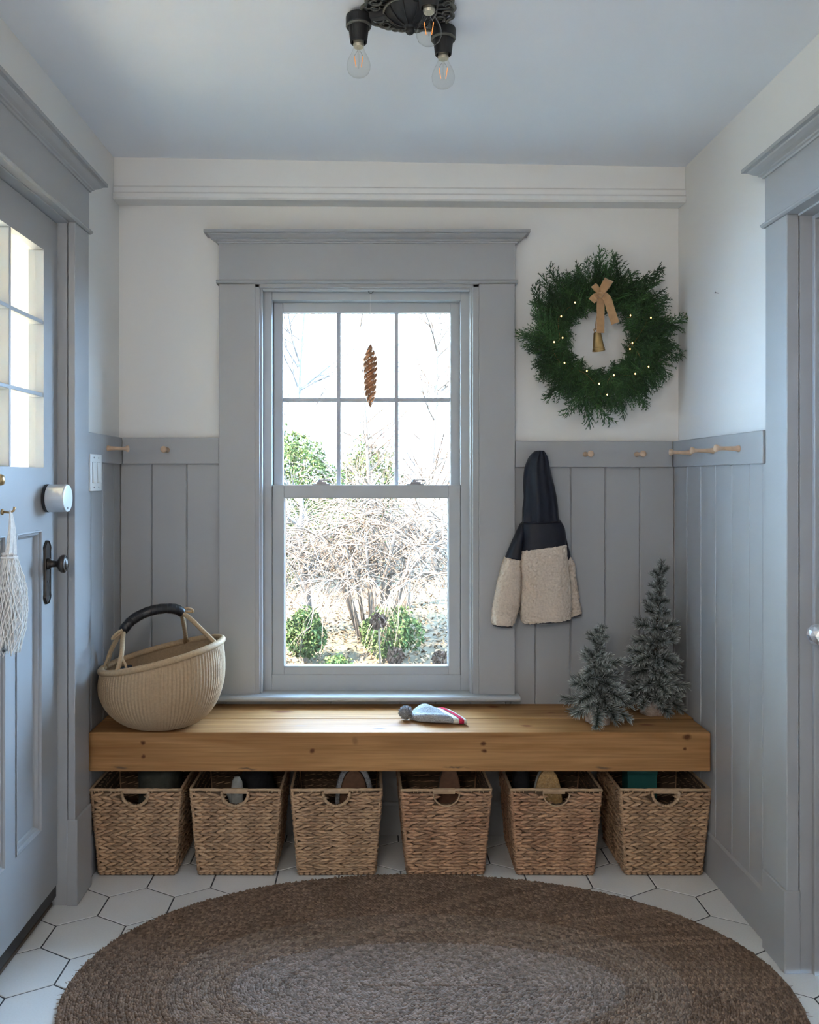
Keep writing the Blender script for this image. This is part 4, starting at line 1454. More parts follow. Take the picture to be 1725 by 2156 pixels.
# other sleeve and front flap behind the body
sr1 = [((880, 960), (898, 975), 0.5, 3.11), ((880, 1060), (922, 1060), 0.7, 3.11), ((890, 1180), (950, 1180), 0.8, 3.11), ((900, 1260), (972, 1262), 0.9, 3.11), ((905, 1330), (960, 1310), 0.8, 3.11)]
jloft(sr1, 3.11, 0.030, 9.1, 0.002).build('sleeve', 'navy', jk, smooth=True)
sr2 = [((925, 1318), (972, 1284), 0.7, 3.115), ((900, 1400), (1024, 1372), 0.9, 3.115), ((905, 1500), (1030, 1480), 0.9, 3.115), ((915, 1620), (1048, 1600), 0.9, 3.115), ((925, 1740), (1068, 1720), 0.9, 3.115), ((930, 1860), (1086, 1840), 0.9, 3.115), ((935, 1905), (1086, 1856), 0.85, 3.115)]
jloft(sr2, 3.115, 0.028, 11.0, 0.003, e=2.6, n=80, sub=14, fuzz=0.0042).build('fleece_sleeve', 'fleece', jk, smooth=True)
MB().loft([jring((935, 1900), (1087, 1852), 3.115, 0.026, amp=0), jring((938, 1914), (1086, 1868), 3.115, 0.026, amp=0)]).build('cuff_binding', 'binding', jk, smooth=True)

# ================================================================== WREATH
WC = Vector((P(1266, 713, 3.08).x, 3.10, P(1266, 713, 3.08).z))
wr = thing('juniper_wreath', 'green juniper wreath with fairy lights on the white wall', 'wreath', (WC.x, 3.16, WC.z))


def cone(mb, a, b, r0, r1=0.0004):
    d = (b - a)
    o = d.orthogonal().normalized()
    q = d.normalized().cross(o)
    vs = [a + (o * math.cos(t) + q * math.sin(t)) * r0 for t in (0, 2.094, 4.189)]
    m = a + d * 0.6
    vs += [m + (o * math.cos(t) + q * math.sin(t)) * (r0 * 0.75) for t in (0, 2.094, 4.189)]
    vs.append(b)
    mb.add(vs, [(0, 1, 4, 3), (1, 2, 5, 4), (2, 0, 3, 5), (3, 4, 6), (4, 5, 6), (5, 3, 6)])


def sprig_mesh(seed):
    """a feathery flat spray along +X, 0.15 long"""
    random.seed(seed)
    mb = MB()
    L = 0.15
    cur = rnd(-0.03, 0.03)

    def sp(t): return Vector((L * t, cur * t * t, 0.012 * math.sin(2.5 * t)))
    for i in range(5):
        cone(mb, sp(i / 5), sp((i + 1.12) / 5), 0.0019 - 0.0002 * i, 0.0006)
    n = 17
    for i in range(n):
        t = 0.04 + 0.92 * i / n
        side = 1 if i % 2 else -1
        ln = 0.052 * (1 - t) ** 0.75 + 0.013
        ln *= rnd(0.75, 1.2)
        ang = rnd(0.45, 0.75) * side
        d = Vector((math.cos(ang), math.sin(ang), rnd(-0.45, 0.45))).normalized()
        a = sp(t)
        tip = a + d * ln + Vector((ln * 0.25, 0, 0))
        cone(mb, a, tip, 0.0017)
        k = max(2, int(ln / 0.0085))
        for j in range(k):
            u = (j + 0.6) / (k + 0.3)
            b = a.lerp(tip, u)
            for s2 in ((1, -1) if j % 2 == 0 else (-1,)):
                l2 = (0.016 * (1 - u * 0.55)) * rnd(0.7, 1.25)
                d2 = Vector((math.cos(ang + s2 * 0.6), math.sin(ang + s2 * 0.6), rnd(-0.6, 0.6))).normalized()
                cone(mb, b, b + d2 * l2 + Vector((l2 * 0.2, 0, 0)), 0.00155)
    return mb.mesh('sprig', 'juniper', True, recalc=False)


SPR = [sprig_mesh(s) for s in range(100, 107)]
random.seed(77)
# ring frame
MB().tube([(WC.x + 0.170 * math.cos(a), 3.125, WC.z + 0.170 * math.sin(a)) for a in [2 * PI * k / 48 for k in range(48)]], 0.011, 8, closed=True).build('vine_ring', 'twig', wr, smooth=True)
NS = 290
for i in range(NS):
    th_ = 2 * PI * (i + rnd(0, 1)) / NS * 1.0
    layer = i % 3
    rr = (0.135, 0.165, 0.190)[layer] + rnd(-0.014, 0.014)
    # the greenery sweeps outward; on the right it trails clockwise, on the left it fans out
    swirl = rnd(-1.25, 1.0) if layer == 0 else rnd(-0.95, 0.75)
    if layer == 0 and random.random() < 0.25:
        swirl = rnd(1.7, 2.3) * random.choice((-1, 1))
    base = Vector((WC.x + rr * math.cos(th_), 3.118 - layer * 0.006 - rnd(0, 0.030), WC.z + rr * math.sin(th_)))
    da = th_ + swirl
    d = Vector((math.cos(da), -rnd(-0.05, 0.40), math.sin(da))).normalized()
    base -= d * 0.045
    base.y = min(base.y, 3.135)
    sc_ = rnd(0.72, 1.02) * (0.80 if layer == 0 else 1.0)
    if layer == 2 and random.random() < 0.22:
        sc_ *= 1.28
    if base.y + d.y * 0.15 * sc_ > 3.15:
        d.y = -0.05
    yv = d.cross(Vector((0, 1, 0))).normalized()
    zv = d.cross(yv).normalized()
    R = Matrix((d, yv, zv)).transposed()
    R = R @ Matrix.Rotation(rnd(-0.9, 0.9), 3, 'X')
    inst('sprig', random.choice(SPR), wr, base - Vector(wr.location), R.to_euler(), sc_)
# fairy lights
lp = [(1211, 637), (1182, 666), (1185, 711), (1167, 720), (1189, 764), (1236, 781), (1262, 808), (1279, 831), (1293, 790), (1338, 787), (1366, 772), (1332, 722), (1327, 735), (1371, 669), (1328, 664)]
wirepts = []
for k, (a, b) in enumerate(lp):
    p = P(a, b, 3.035 if k not in (11, 12) else 3.08)
    wirepts.append(p)
    MB().ellip(p, (0.0022, 0.0022, 0.0032), u=8, v=6).build('fairy_light', 'led', wr, smooth=True)
MB().tube(bez([q + Vector((0, 0.045 if q.y < 3.05 else 0.01, 0)) for q in wirepts], 4), 0.0006, 4).build('light_wire', 'copper_wire', wr, smooth=True)


# ribbon bow
def ribbon(path, widths, th=0.0012, wdir=None):
    """flat ribbon through 3D points, width along wdir"""
    mb = MB()
    rings = []
    for i, p in enumerate(path):
        t = (path[min(i + 1, len(path) - 1)] - path[max(i - 1, 0)]).normalized()
        wd = wdir(i) if wdir else Vector((1, 0, 0))
        wd = (wd - t * wd.dot(t)).normalized()
        nn = t.cross(wd).normalized()
        w_ = widths[i] if isinstance(widths, (list, tuple)) else widths
        rings.append([p - wd * w_ / 2 - nn * th / 2, p + wd * w_ / 2 - nn * th / 2, p + wd * w_ / 2 + nn * th / 2, p - wd * w_ / 2 + nn * th / 2])
    return mb.loft(rings)


def W(zx, zy, Y=3.025):
    return P(1080 + zx / 4.792, 540 + zy / 4.792, Y)


bow = MB()
bow.ellip(W(885, 385, 3.018), (0.011, 0.010, 0.012), u=12, v=8)
bowo = bow.build('bow_knot', 'velvet', wr, smooth=True)
# tails
t1 = bez([W(885, 380, 3.022), W(886, 480, 3.020), W(886, 620, 3.022), W(884, 772, 3.028)], 5)
ribbon(t1, [0.020 + 0.008 * min(1, i / 5) for i in range(len(t1))], wdir=lambda i: Vector((1, 0.1, 0))).build('ribbon_tail', 'velvet', wr)
t2 = bez([W(910, 372, 3.020), W(955, 430, 3.015), W(990, 540, 3.017), W(1036, 675, 3.022)], 5)
ribbon(t2, [0.020 + 0.008 * min(1, i / 5) for i in range(len(t2))], wdir=lambda i: Vector((1, -0.15, 0.25))).build('ribbon_tail', 'velvet', wr)
t3 = bez([W(870, 385, 3.020), W(835, 410, 3.014), W(795, 450, 3.016)], 5)
ribbon(t3, [0.016 + 0.012 * min(1, i / 5) for i in range(len(t3))], wdir=lambda i: Vector((0.45, 0, 1))).build('ribbon_tail', 'velvet', wr)
# loops
l1 = bez([W(888, 378, 3.020), W(910, 330, 3.004), W(945, 275, 2.996), W(968, 240, 3.002), W(966, 238, 3.014), W(945, 285, 3.022), W(905, 350, 3.022), W(890, 378, 3.022)], 5)
wd_ = [0.010 + 0.022 * math.sin(PI * min(1, 0.15 + 0.85 * (1 - abs(i / (len(l1) - 1) * 2 - 1)))  * 0.62) for i in range(len(l1))]
ribbon(l1, wd_, wdir=lambda i: Vector((0.85, -0.35, -0.50))).build('bow_loop', 'velvet', wr, smooth=False)
l2 = bez([W(880, 378, 3.020), W(862, 340, 3.008), W(835, 305, 3.004), W(815, 292, 3.010), W(818, 296, 3.018), W(842, 335, 3.024), W(876, 378, 3.022)], 5)
wd2 = [0.008 + 0.012 * math.sin(PI * (1 - abs(i / (len(l2) - 1) * 2 - 1)) * 0.6) for i in range(len(l2))]
ribbon(l2, wd2, wdir=lambda i: Vector((0.75, -0.35, 0.6))).build('bow_loop', 'velvet', wr, smooth=False)
# brass bell
ba = (W(868, 955, 3.05) - W(852, 765, 3.05)).normalized()
bt = W(852, 765, 3.05)
bl_ = (W(868, 955, 3.05) - bt).length
bell = MB().lathe([(0.0085, -0.001), (0.0120, 0.0005), (0.0130, 0.003), (0.0165, bl_ * 0.45), (0.0195, bl_ * 0.80), (0.0200, bl_ * 0.83), (0.0215, bl_ * 0.85), (0.0210, bl_ * 0.88), (0.0225, bl_ * 0.985), (0.0222, bl_), (0.0205, bl_), (0.0190, bl_ * 0.8), (0.012, 0.006)], bt, ba, 32, cap1=True)
bell.build('brass_bell', 'old_brass', wr, smooth=False, label='small aged brass bell')
MB().tube(bez([bt + Vector((-0.009, 0, 0.002)), bt + Vector((-0.012, 0, 0.010)), bt + Vector((-0.002, 0, 0.012)), bt + Vector((0.004, 0, 0.002))], 5), 0.0013, 6).build('bell_loop', 'old_brass', wr, smooth=True)
MB().tube([W(838, 745, 3.05), W(836, 690, 3.045), W(842, 640, 3.04), W(872, 480, 3.03), W(885, 390, 3.025)], 0.0016, 6).build('bell_cord', 'velvet', wr, smooth=True)


# ================================================================== FLOCKED TREES
def branch_mesh(seed, L, nlen, rows, dens):
    """tinsel branch along +X: wire stem with needles all round, flocked towards the tips"""
    random.seed(seed)
    vs, fs, att = [], [], []

    def needle(a, b, w_):
        d = b - a
        o = d.cross(Vector((rnd(-1, 1), rnd(-1, 1), rnd(-1, 1)))).normalized() * w_
        n0 = len(vs)
        m = a.lerp(b, 0.55)
        fa = rnd(0.0, 0.2)
        fb = rnd(0.25, 1.0) ** 0.8
        vs.extend([a - o * 0.6, a + o * 0.6, m + o, m - o, b])
        att.extend([0, 0, fb * 0.42, fb * 0.42, fb])
        fs.extend([(n0, n0 + 1, n0 + 2, n0 + 3), (n0 + 3, n0 + 2, n0 + 4)])
    n = int(rows * dens)
    for i in range(n):
        t = (i + rnd(0, 1)) / n
        a = Vector((L * t, 0, -0.012 * t * t))
        an = rnd(0, 2 * PI)
        sp_ = 1.15 - 0.55 * t
        ln = nlen * rnd(0.75, 1.15) * (1.0 - 0.15 * t)
        d = Vector((math.cos(sp_), math.sin(sp_) * math.cos(an), math.sin(sp_) * math.sin(an)))
        needle(a, a + d * ln, 0.0014)
    me = bpy.data.meshes.new('branch')
    # stem
    mb = MB().tube([(0, 0, 0), (L * 0.5, 0, -0.003), (L, 0, -0.012)], 0.0011, 4)
    n0 = len(vs)
    vs.extend(Vector(v) for v in mb.v)
    fs.extend(tuple(i + n0 for i in f) for f in mb.f)
    att.extend([0.0] * len(mb.v))
    me.from_pydata([tuple(v) for v in vs], [], fs)
    at = me.attributes.new('flock', 'FLOAT', 'POINT')
    at.data.foreach_set('value', att)
    me.materials.append(M['needle'])
    return me


BRS = [branch_mesh(300 + k, 0.055, 0.031, 135, 1.0) for k in range(6)]


def flocked_tree(lab, bx0, by0, H, Rb, seed, tiers, lean, tipx, maxx=9):
    random.seed(seed)
    tr = thing('flocked_tree', lab, 'artificial tree', (bx0, by0, BZ1), group='small flocked trees on the bench')
    o = Vector((bx0, by0, BZ1))
    ax = lambda z: o + Vector((lean * (z / H) ** 1.3, 0, z))
    MB().tube([ax(0.02), ax(H * 0.4), ax(H * 0.75), ax(H * 0.97)], [0.007, 0.006, 0.004, 0.002], 7).build('trunk', 'twig', tr, smooth=True)
    # sacking-wrapped base: gathered lump with a ragged foot
    rings = []
    for z, r in ((0.0, 0.034), (0.002, 0.040), (0.018, 0.042), (0.036, 0.037), (0.050, 0.026), (0.060, 0.012), (0.066, 0.009)):
        rings.append([(o.x + (r + 0.0035 * math.sin(5 * a + z * 60) + 0.002 * math.sin(11 * a)) * math.cos(a), o.y + (r + 0.0035 * math.sin(5 * a + z * 60)) * math.sin(a), o.z + z + (0.003 * math.sin(4 * a) if z > 0.01 else 0)) for a in [2 * PI * k / 28 for k in range(28)]])
    MB().loft(rings).build('sacking_base', 'sacking', tr, smooth=True)
    # branches
    for k in range(tiers):
        f = k / (tiers - 1)
        z = 0.075 + (H * 0.88 - 0.075) * f
        rad = Rb * (1 - f) ** 0.9 + 0.012
        cnt = max(5, int(11 - 5 * f))
        for i in range(cnt):
            a = 2 * PI * (i + 0.5 * (k % 2) + rnd(-0.22, 0.22)) / cnt
            L = rad * rnd(0.78, 1.12)
            dz = rnd(-0.40, 0.20) - (0.25 if f < 0.15 else 0) + 1.1 * f * f
            d = Vector((math.cos(a), math.sin(a), dz)).normalized()
            p = ax(z + rnd(-0.012, 0.012)) + d * max(0.0, L - 0.058)
            if p.x + d.x * 0.08 > maxx:
                d.x = max(-1, (maxx - p.x) / 0.08)
                d.normalize()
            if p.y + d.y * 0.09 > 3.135:
                d.y = (3.135 - p.y) / 0.09
                d.normalize()
            q = Vector((1, 0, 0)).rotation_difference(d)
            s_ = min(1.05, max(0.62, L / 0.055)) * rnd(0.9, 1.12)
            e_ = (q @ Euler((rnd(0, 6), 0, 0)).to_quaternion()).to_euler()
            inst('branch', random.choice(BRS), tr, p - o, e_, s_)
            if L > 0.075:      # inner stretch of the longer branches
                inst('branch', random.choice(BRS), tr, ax(z) + d * max(0.0, L - 0.108) - o, e_, s_)
    # leader
    for s_ in (0.70, 0.76, 0.82, 0.87, 0.92, 0.96, 1.0):
        q = Vector((1, 0, 0)).rotation_difference(Vector((rnd(-0.08, 0.08), rnd(-0.08, 0.08), 1)))
        inst('branch', random.choice(BRS), tr, ax(H * s_ - 0.065) - o, q.to_euler(), 0.95)
    return tr


flocked_tree('smaller frosted tabletop tree standing near the bench edge', 0.757, 2.905, 0.332, 0.088, 5, 7, -0.002, 0)
flocked_tree('taller frosted tabletop tree in the corner of the bench', 0.972, 3.010, 0.540, 0.103, 8, 10, 0.030, 0, maxx=1.085)

# ================================================================== KNITTED HAT
HZ = BZ1 + 0.0005
hat = thing('knit_hat', 'grey knitted child hat with pompom and red striped brim on the bench', 'hat', (0.18, 2.94, HZ))


def hring(x, yc, hd, hh, n=36, dent=0.0, lift=0.0):
    """cross-section ring of the flat-lying hat: x at front edge, sheared so the brim runs diagonally"""
    pts = []
    for i in range(n):
        a = 2 * PI * i / n
        y = yc + hd * math.copysign(abs(math.cos(a)) ** 0.6, math.cos(a))
        s = math.sin(a)
        z = HZ + hh * (1 + math.copysign(abs(s) ** 0.55, s)) + (lift if s > 0 else 0)
        if s > 0:
            z -= dent * math.exp(-(((y - yc) / hd + 0.15) / 0.42) ** 2) * s
            z += 0.0016 * noise.noise(Vector((x * 40, y * 40, 3.3)))
        xs_ = x - 0.40 * (y - (yc - hd)) * min(1, max(0, (x - 0.13) / 0.12))
        pts.append((xs_, y, max(z, HZ)))
    return pts


hb_ = [(0.126, 2.945, 0.012, 0.008, 0), (0.134, 2.945, 0.026, 0.011, 0), (0.150, 2.945, 0.046, 0.014, 0.003), (0.178, 2.945, 0.062, 0.018, 0.020), (0.205, 2.945, 0.072, 0.020, 0.025), (0.232, 2.945, 0.075, 0.020, 0.024), (0.255, 2.945, 0.074, 0.017, 0.016), (0.272, 2.945, 0.073, 0.0125, 0.004)]
MB().loft([hring(x, y, d, h, dent=dn) for x, y, d, h, dn in hb_]).build('hat_body', 'wool_grey', hat, smooth=True)
MB().loft([hring(0.268, 2.945, 0.0745, 0.0135, dent=0.004), hring(0.280, 2.945, 0.0750, 0.0125, dent=0.002), hring(0.296, 2.945, 0.0752, 0.0115), hring(0.312, 2.945, 0.0750, 0.011), hring(0.3125, 2.945, 0.070, 0.008)]).build('hat_brim', 'wool_cream', hat, smooth=True)
MB().loft([hring(0.2865, 2.945, 0.0765, 0.0128), hring(0.290, 2.945, 0.0775, 0.0127), hring(0.300, 2.945, 0.0775, 0.0123), hring(0.303, 2.945, 0.0765, 0.0120)], False, False).build('red_stripe', 'wool_red', hat, smooth=True)
random.seed(31)
pc = Vector((P(854, 1509, 2.935).x, 2.935, HZ + 0.0245))
mb = MB()
mb.ellip(pc, 0.019, u=14, v=10)
for i in range(520):
    z = rnd(-1, 1)
    a = rnd(0, 2 * PI)
    d = Vector((math.sqrt(1 - z * z) * math.cos(a), math.sqrt(1 - z * z) * math.sin(a), z))
    tip = pc + (d + Vector((rnd(-1, 1), rnd(-1, 1), rnd(-1, 1))) * 0.15) * rnd(0.0225, 0.0245)
    tip.z = max(tip.z, HZ)
    cone(mb, pc + d * 0.012, tip, 0.0022)
mb.build('pompom', 'wool_grey', hat, smooth=True, recalc=False)

# ================================================================== GLASS CONE ORNAMENT
OY = 3.155
oc = P(780, 722, OY)
orn = thing('cone_ornament', 'copper glass spruce cone ornament hanging in the window', 'ornament', oc)
zt_, zb2 = P(780, 724, OY).z, P(780, 860, OY).z
Lc = zt_ - zb2
rings = []
NZ, NA = 190, 40
for i in range(NZ + 1):
    t = i / NZ
    r = 0.0255 * (math.sin(PI * min(1, t / 0.62) / 2) ** 0.8 if t < 0.25 else (1.0 if False else 1)) if t < 0.25 else 0.0255 * (math.sin(PI * 0.25 / 0.62 / 2) ** 0.8 + 0.0) 
    env = min(1, (t / 0.24)) ** 0.75 * (1 - 0.22 * max(0, (t - 0.3) / 0.7)) * (1 - max(0, (t - 0.72) / 0.28) ** 1.6)
    r = 0.0235 * max(env, 0.06)
    rg = []
    for j in range(NA):
        a = 2 * PI * j / NA
        s = 0.5 + 0.5 * math.sin(5 * a + t * 2 * PI * 11)
        rg.append((oc.x + r * (0.80 + 0.34 * s ** 0.7) * math.cos(a), OY + r * (0.80 + 0.34 * s ** 0.7) * math.sin(a), zt_ - Lc * t))
    rings.append(rg)
MB().loft(rings).build('glass_cone', 'amber_glass', orn, smooth=True)
mb = MB()
for i in range(220):
    t = rnd(0.05, 0.93)
    env = min(1, (t / 0.24)) ** 0.75 * (1 - 0.22 * max(0, (t - 0.3) / 0.7)) * (1 - max(0, (t - 0.72) / 0.28) ** 1.6)
    r = 0.0235 * env
    kk = random.randrange(5)
    a = (PI / 2 - t * 2 * PI * 11 + 2 * PI * kk) / 5 + rnd(-0.12, 0.12)
    mb.ellip((oc.x + r * 1.10 * math.cos(a), OY + r * 1.10 * math.sin(a), zt_ - Lc * t), (0.0022 * rnd(0.6, 1.2),) * 3, u=6, v=4)
mb.build('frosted_tips', 'snow_tip', orn, smooth=True, kind='stuff')
MB().tube([(oc.x, OY, zb2 + 0.004), (oc.x, OY, zb2 - 0.012)], 0.0014, 6).ellip((oc.x, OY, zb2 - 0.0165), (0.002, 0.002, 0.006), u=8, v=6).build('tail_bead', 'steel', orn, smooth=True)
MB().tube([(oc.x, OY, zt_ - 0.002), (oc.x, OY, P(780, 617, OY).z)], 0.0004, 5).build('hanging_thread', 'net_yarn', orn)

# ================================================================== CEILING LIGHT
LX, LY = 0.089, 2.068
LZ = zceil(LX)
lamp = thing('ceiling_light', 'black ornate ceiling light with three bare bulbs', 'ceiling light', (LX, LY, LZ))
mb = MB().lathe([(0.062, 0.0), (0.064, -0.012), (0.060, -0.018), (0.052, -0.030), (0.036, -0.043), (0.016, -0.050), (0.010, -0.052), (0.0095, -0.058), (0.0115, -0.062), (0.0085, -0.067), (0.004, -0.070)], (LX, LY, LZ), seg=40)
mb.build('canopy_dome', 'black_iron', lamp, smooth=True)
mb = MB()
for k in range(10):
    a = 2 * PI * k / 10
    mb.tube([(LX + r * math.cos(a), LY + r * math.sin(a), LZ + z) for r, z in ((0.0615, -0.016), (0.053, -0.031), (0.037, -0.0445), (0.017, -0.0515))], 0.0016, 6)
mb.build('dome_ribs', 'black_iron', lamp, smooth=True)
mb = MB().tube([(LX + 0.063 * math.cos(a), LY + 0.063 * math.sin(a), LZ - 0.016) for a in [2 * PI * k / 48 for k in range(48)]], 0.003, 6, closed=True)
mb.build('dome_ring', 'iron_worn', lamp, smooth=True)
# pierced scroll plate
mb = MB()
angs = [math.radians(d) for d in (165, 47, -73)]
for k in range(3):
    for mir in (-1, 1):
        for (off, r0, rs, tr_) in ((0.62, 0.090, 0.016, 0.0034), (0.98, 0.093, 0.012, 0.003), (0.33, 0.085, 0.013, 0.003)):
            a = angs[k] + mir * off
            c_ = Vector((LX + r0 * math.cos(a), LY + r0 * math.sin(a), LZ - 0.010))
            ph0 = a + (2.6 if mir > 0 else 0.5)
            path = [c_ + Vector((math.cos(ph0 + mir * t * 5.6), math.sin(ph0 + mir * t * 5.6), 0)) * rs * (1 - 0.62 * t) for t in [q / 20 for q in range(21)]]
            mb.tube(path, [tr_ * (1 - 0.3 * q / 20) for q in range(21)], 6)
# outer scalloped band
path = []
for q in range(144):
    a = 2 * PI * q / 144
    r = 0.108 + 0.006 * math.cos(3 * (a - angs[0])) + 0.0035 * math.cos(18 * a)
    path.append((LX + r * math.cos(a), LY + r * math.sin(a), LZ - 0.007))
mb.tube(path, 0.0045, 6, closed=True)
for q in range(24):
    a = 2 * PI * q / 24
    mb.tube([(LX + r * math.cos(a), LY + r * math.sin(a), LZ - 0.008) for r in (0.060, 0.105)], 0.0022, 5)
mb.build('scroll_plate', 'iron_worn', lamp, smooth=True)
# backing disc of the plate and feather leaves
mb = MB().lathe([(0.100, 0.0), (0.103, -0.0045), (0.060, -0.006)], (LX, LY, LZ), seg=48)
mb.build('back_plate', 'black_iron', lamp)
for a in angs:
    d = Vector((math.cos(a), math.sin(a), 0))
    s = Vector((-math.sin(a), math.cos(a), 0))
    o = Vector((LX, LY, LZ))
    rings = []
    for r, w_, z0, z1 in ((0.055, 0.017, -0.004, -0.022), (0.085, 0.012, -0.006, -0.022), (0.110, 0.011, -0.006, -0.021)):
        p = o + d * r
        rings.append([p - s * w_ + Vector((0, 0, z0)), p + s * w_ + Vector((0, 0, z0)), p + s * w_ * 0.7 + Vector((0, 0, z1)), p - s * w_ * 0.7 + Vector((0, 0, z1))])
    MB().loft(rings).build('lamp_arm', 'black_iron', lamp, bevel=0.002)
    c_ = o + d * 0.1275
    so = MB().lathe([(0.024, -0.004), (0.030, -0.008), (0.031, -0.012), (0.031, -0.030), (0.0285, -0.034), (0.025, -0.036), (0.0245, -0.040), (0.0205, -0.072), (0.0190, -0.074), (0.0165, -0.072), (0.0165, -0.060)], c_, seg=32).build('lamp_socket', 'black_iron', lamp)
    MB().lathe([(0.0300, -0.0315), (0.0312, -0.033), (0.0300, -0.036), (0.0270, -0.037)], c_, seg=32, cap0=False, cap1=False).build('socket_collar', 'iron_worn', so)
    MB().lathe([(0.0130, -0.062), (0.0135, -0.070), (0.0128, -0.074), (0.0135, -0.078), (0.0128, -0.082), (0.0120, -0.084)], c_, seg=20).build('bulb_cap', 'bulb_base', lamp)
    gp = [(0.0122, -0.083), (0.0130, -0.090), (0.0165, -0.102), (0.0225, -0.115), (0.0270, -0.127), (0.0288, -0.138), (0.0280, -0.149), (0.0240, -0.160), (0.0160, -0.1675), (0.0070, -0.1705), (0.0, -0.171)]
    gp = [(r, -0.080 + (z + 0.083) * 0.86) for r, z in gp]
    bulb = MB().lathe(gp, c_, seg=32, cap0=False, cap1=False).build('light_bulb', 'bulb_glass', lamp, smooth=True)
    MB().tube([c_ + Vector((0, 0, -0.082)), c_ + Vector((0, 0, -0.096)), c_ + Vector((0, 0, -0.135))], [0.005, 0.0028, 0.0012], 8).build('bulb_stem', 'bulb_glass', bulb, smooth=True)
    for sg in (-1, 1):
        e_ = Vector((1, 0, 0))
        MB().tube([c_ + e_ * sg * 0.0105 + Vector((0, 0, -0.105)), c_ + e_ * sg * 0.0062 + Vector((0, 0, -0.132))], 0.0009, 6).build('filament', 'filament', bulb)
        MB().tube([c_ + e_ * sg * 0.003 + Vector((0, 0, -0.092)), c_ + e_ * sg * 0.0105 + Vector((0, 0, -0.105))], 0.0004, 5).build('lead_wire', 'steel', bulb)

# ================================================================== NET BAG ON THE DOOR
bag = thing('net_bag', 'off-white net bag hanging from a hook on the door', 'bag', (DX + 0.04, HKY, 0.85))


def bagpt(t, a):
    """t 0 top .. 1 bottom, a round"""
    z = 1.098 - t * 0.245
    hw = 0.018 + 0.040 * min(1, t / 0.32) ** 0.8 - 0.012 * max(0, (t - 0.72) / 0.28) ** 1.5
    hd = 0.010 + 0.018 * math.sin(PI * min(1, t * 0.75 + 0.1)) 
    k = 1 + 0.10 * math.sin(7 * a + 2.0 * t) + 0.05 * math.sin(13 * a + 5 * t)
    bot = (0.012 * math.cos(2 * a) + 0.006 * math.sin(5 * a)) * t
    return Vector((DX + 0.006 + hd + hd * 0.92 * math.sin(a) * k, HKY - 0.012 + hw * math.cos(a) * (1 + 0.04 * math.sin(5 * t + 3 * a)), z + bot))


def bagin(t, a):
    p = bagpt(t, a)
    c_ = bagpt(t, 0).lerp(bagpt(t, PI), 0.5)
    return c_ + (p - c_) * 0.86


MB().loft([[bagin(0.02 + 0.95 * i / 24, 2 * PI * j / 48) for j in range(48)] for i in range(25)]).build('bag_filling', 'net_cloth', bag, smooth=True)
mb = MB()
nd = 22
for j in range(nd):
    for s in (-1, 1):
        mb.tube([bagpt(i / 22, 2 * PI * (j + s * i * 0.30) / nd) + Vector((rnd(-1, 1), rnd(-1, 1), rnd(-1, 1))) * 0.0012 for i in range(23)], 0.0017, 5)
mb.build('net_mesh', 'net_yarn', bag, smooth=True, recalc=False)
for t in (0.0, 0.035):
    MB().tube([bagpt(t, 2 * PI * j / 40) for j in range(40)], 0.0034, 6, closed=True).build('bag_rim', 'net_yarn', bag, smooth=True)
hp = Vector((DX + 0.022, HKY, 1.2075))
for a0 in (0.25, 2.9, 0.9, 2.3):
    e_ = bagpt(0.0, a0)
    pth = bez([hp + Vector((0, 0, 0.002)), hp.lerp(e_, 0.45) + Vector((0.004, (e_.y - HKY) * 0.15, 0)), e_], 6)
    ribbon(pth, [0.006 + 0.008 * i / (len(pth) - 1) for i in range(len(pth))], 0.003, wdir=lambda i: Vector((0.3, 1, 0))).build('bag_strap', 'net_yarn', bag)

# ================================================================== ADDED FILL LAMP, UNSEEN BEHIND THE CAMERA
GX, GY_, GZ = -0.58, -0.62, 1.80
gl_ = thing('fill_lamp', 'added fill lamp, a glowing white globe on a brass stand, unseen behind the camera', 'lamp', (GX, GY_, 0.0))
MB().lathe([(0.14, 0.0), (0.14, 0.012), (0.05, 0.022), (0.012, 0.035)], (GX, GY_, 0.0), seg=32).build('lamp_base', 'old_brass', gl_, smooth=True)
MB().tube([(GX, GY_, 0.02), (GX, GY_, 1.62)], 0.010, 12).build('lamp_pole', 'old_brass', gl_, smooth=True)
MB().lathe([(0.014, 1.60), (0.05, 1.625), (0.055, 1.66), (0.050, 1.66)], (GX, GY_, 0.0), seg=24).build('globe_cup', 'old_brass', gl_, smooth=True)
MB().ellip((GX, GY_, GZ), (0.14, 0.14, 0.135), u=32, v=18).build('lamp_globe', 'fill_globe', gl_, smooth=True)

# ================================================================== OUTSIDE
random.seed(50)


def zg(x, y):
    """garden ground height"""
    if y < 3.4:
        return -0.45
    return -0.45 + 0.085 * max(0, y - 4.5) + 0.10 * noise.noise(Vector((x * 0.5, y * 0.5, 0)))


mb = MB()
gx = [-24, -14, -8, -5, -3.5, -2.5, -2, -1.5, -1, -0.5, 0, 0.5, 1, 1.5, 2, 2.5, 3.5, 5, 8, 14, 24]
gy = [-16, -8, -3, 0, 2, 3.4, 4, 4.5, 5, 5.5, 6, 6.5, 7, 7.5, 8, 9, 10, 11, 12, 14, 17, 22]
vs = [(x, y, zg(x, y)) for y in gy for x in gx]
nx = len(gx)
fs = [(j * nx + i, j * nx + i + 1, (j + 1) * nx + i + 1, (j + 1) * nx + i) for j in range(len(gy) - 1) for i in range(nx - 1)]
gr_ = MB().add(vs, fs).build('ground', 'soil', smooth=True)
tag(gr_, 'sloping garden ground seen through the window', 'ground', kind='structure')
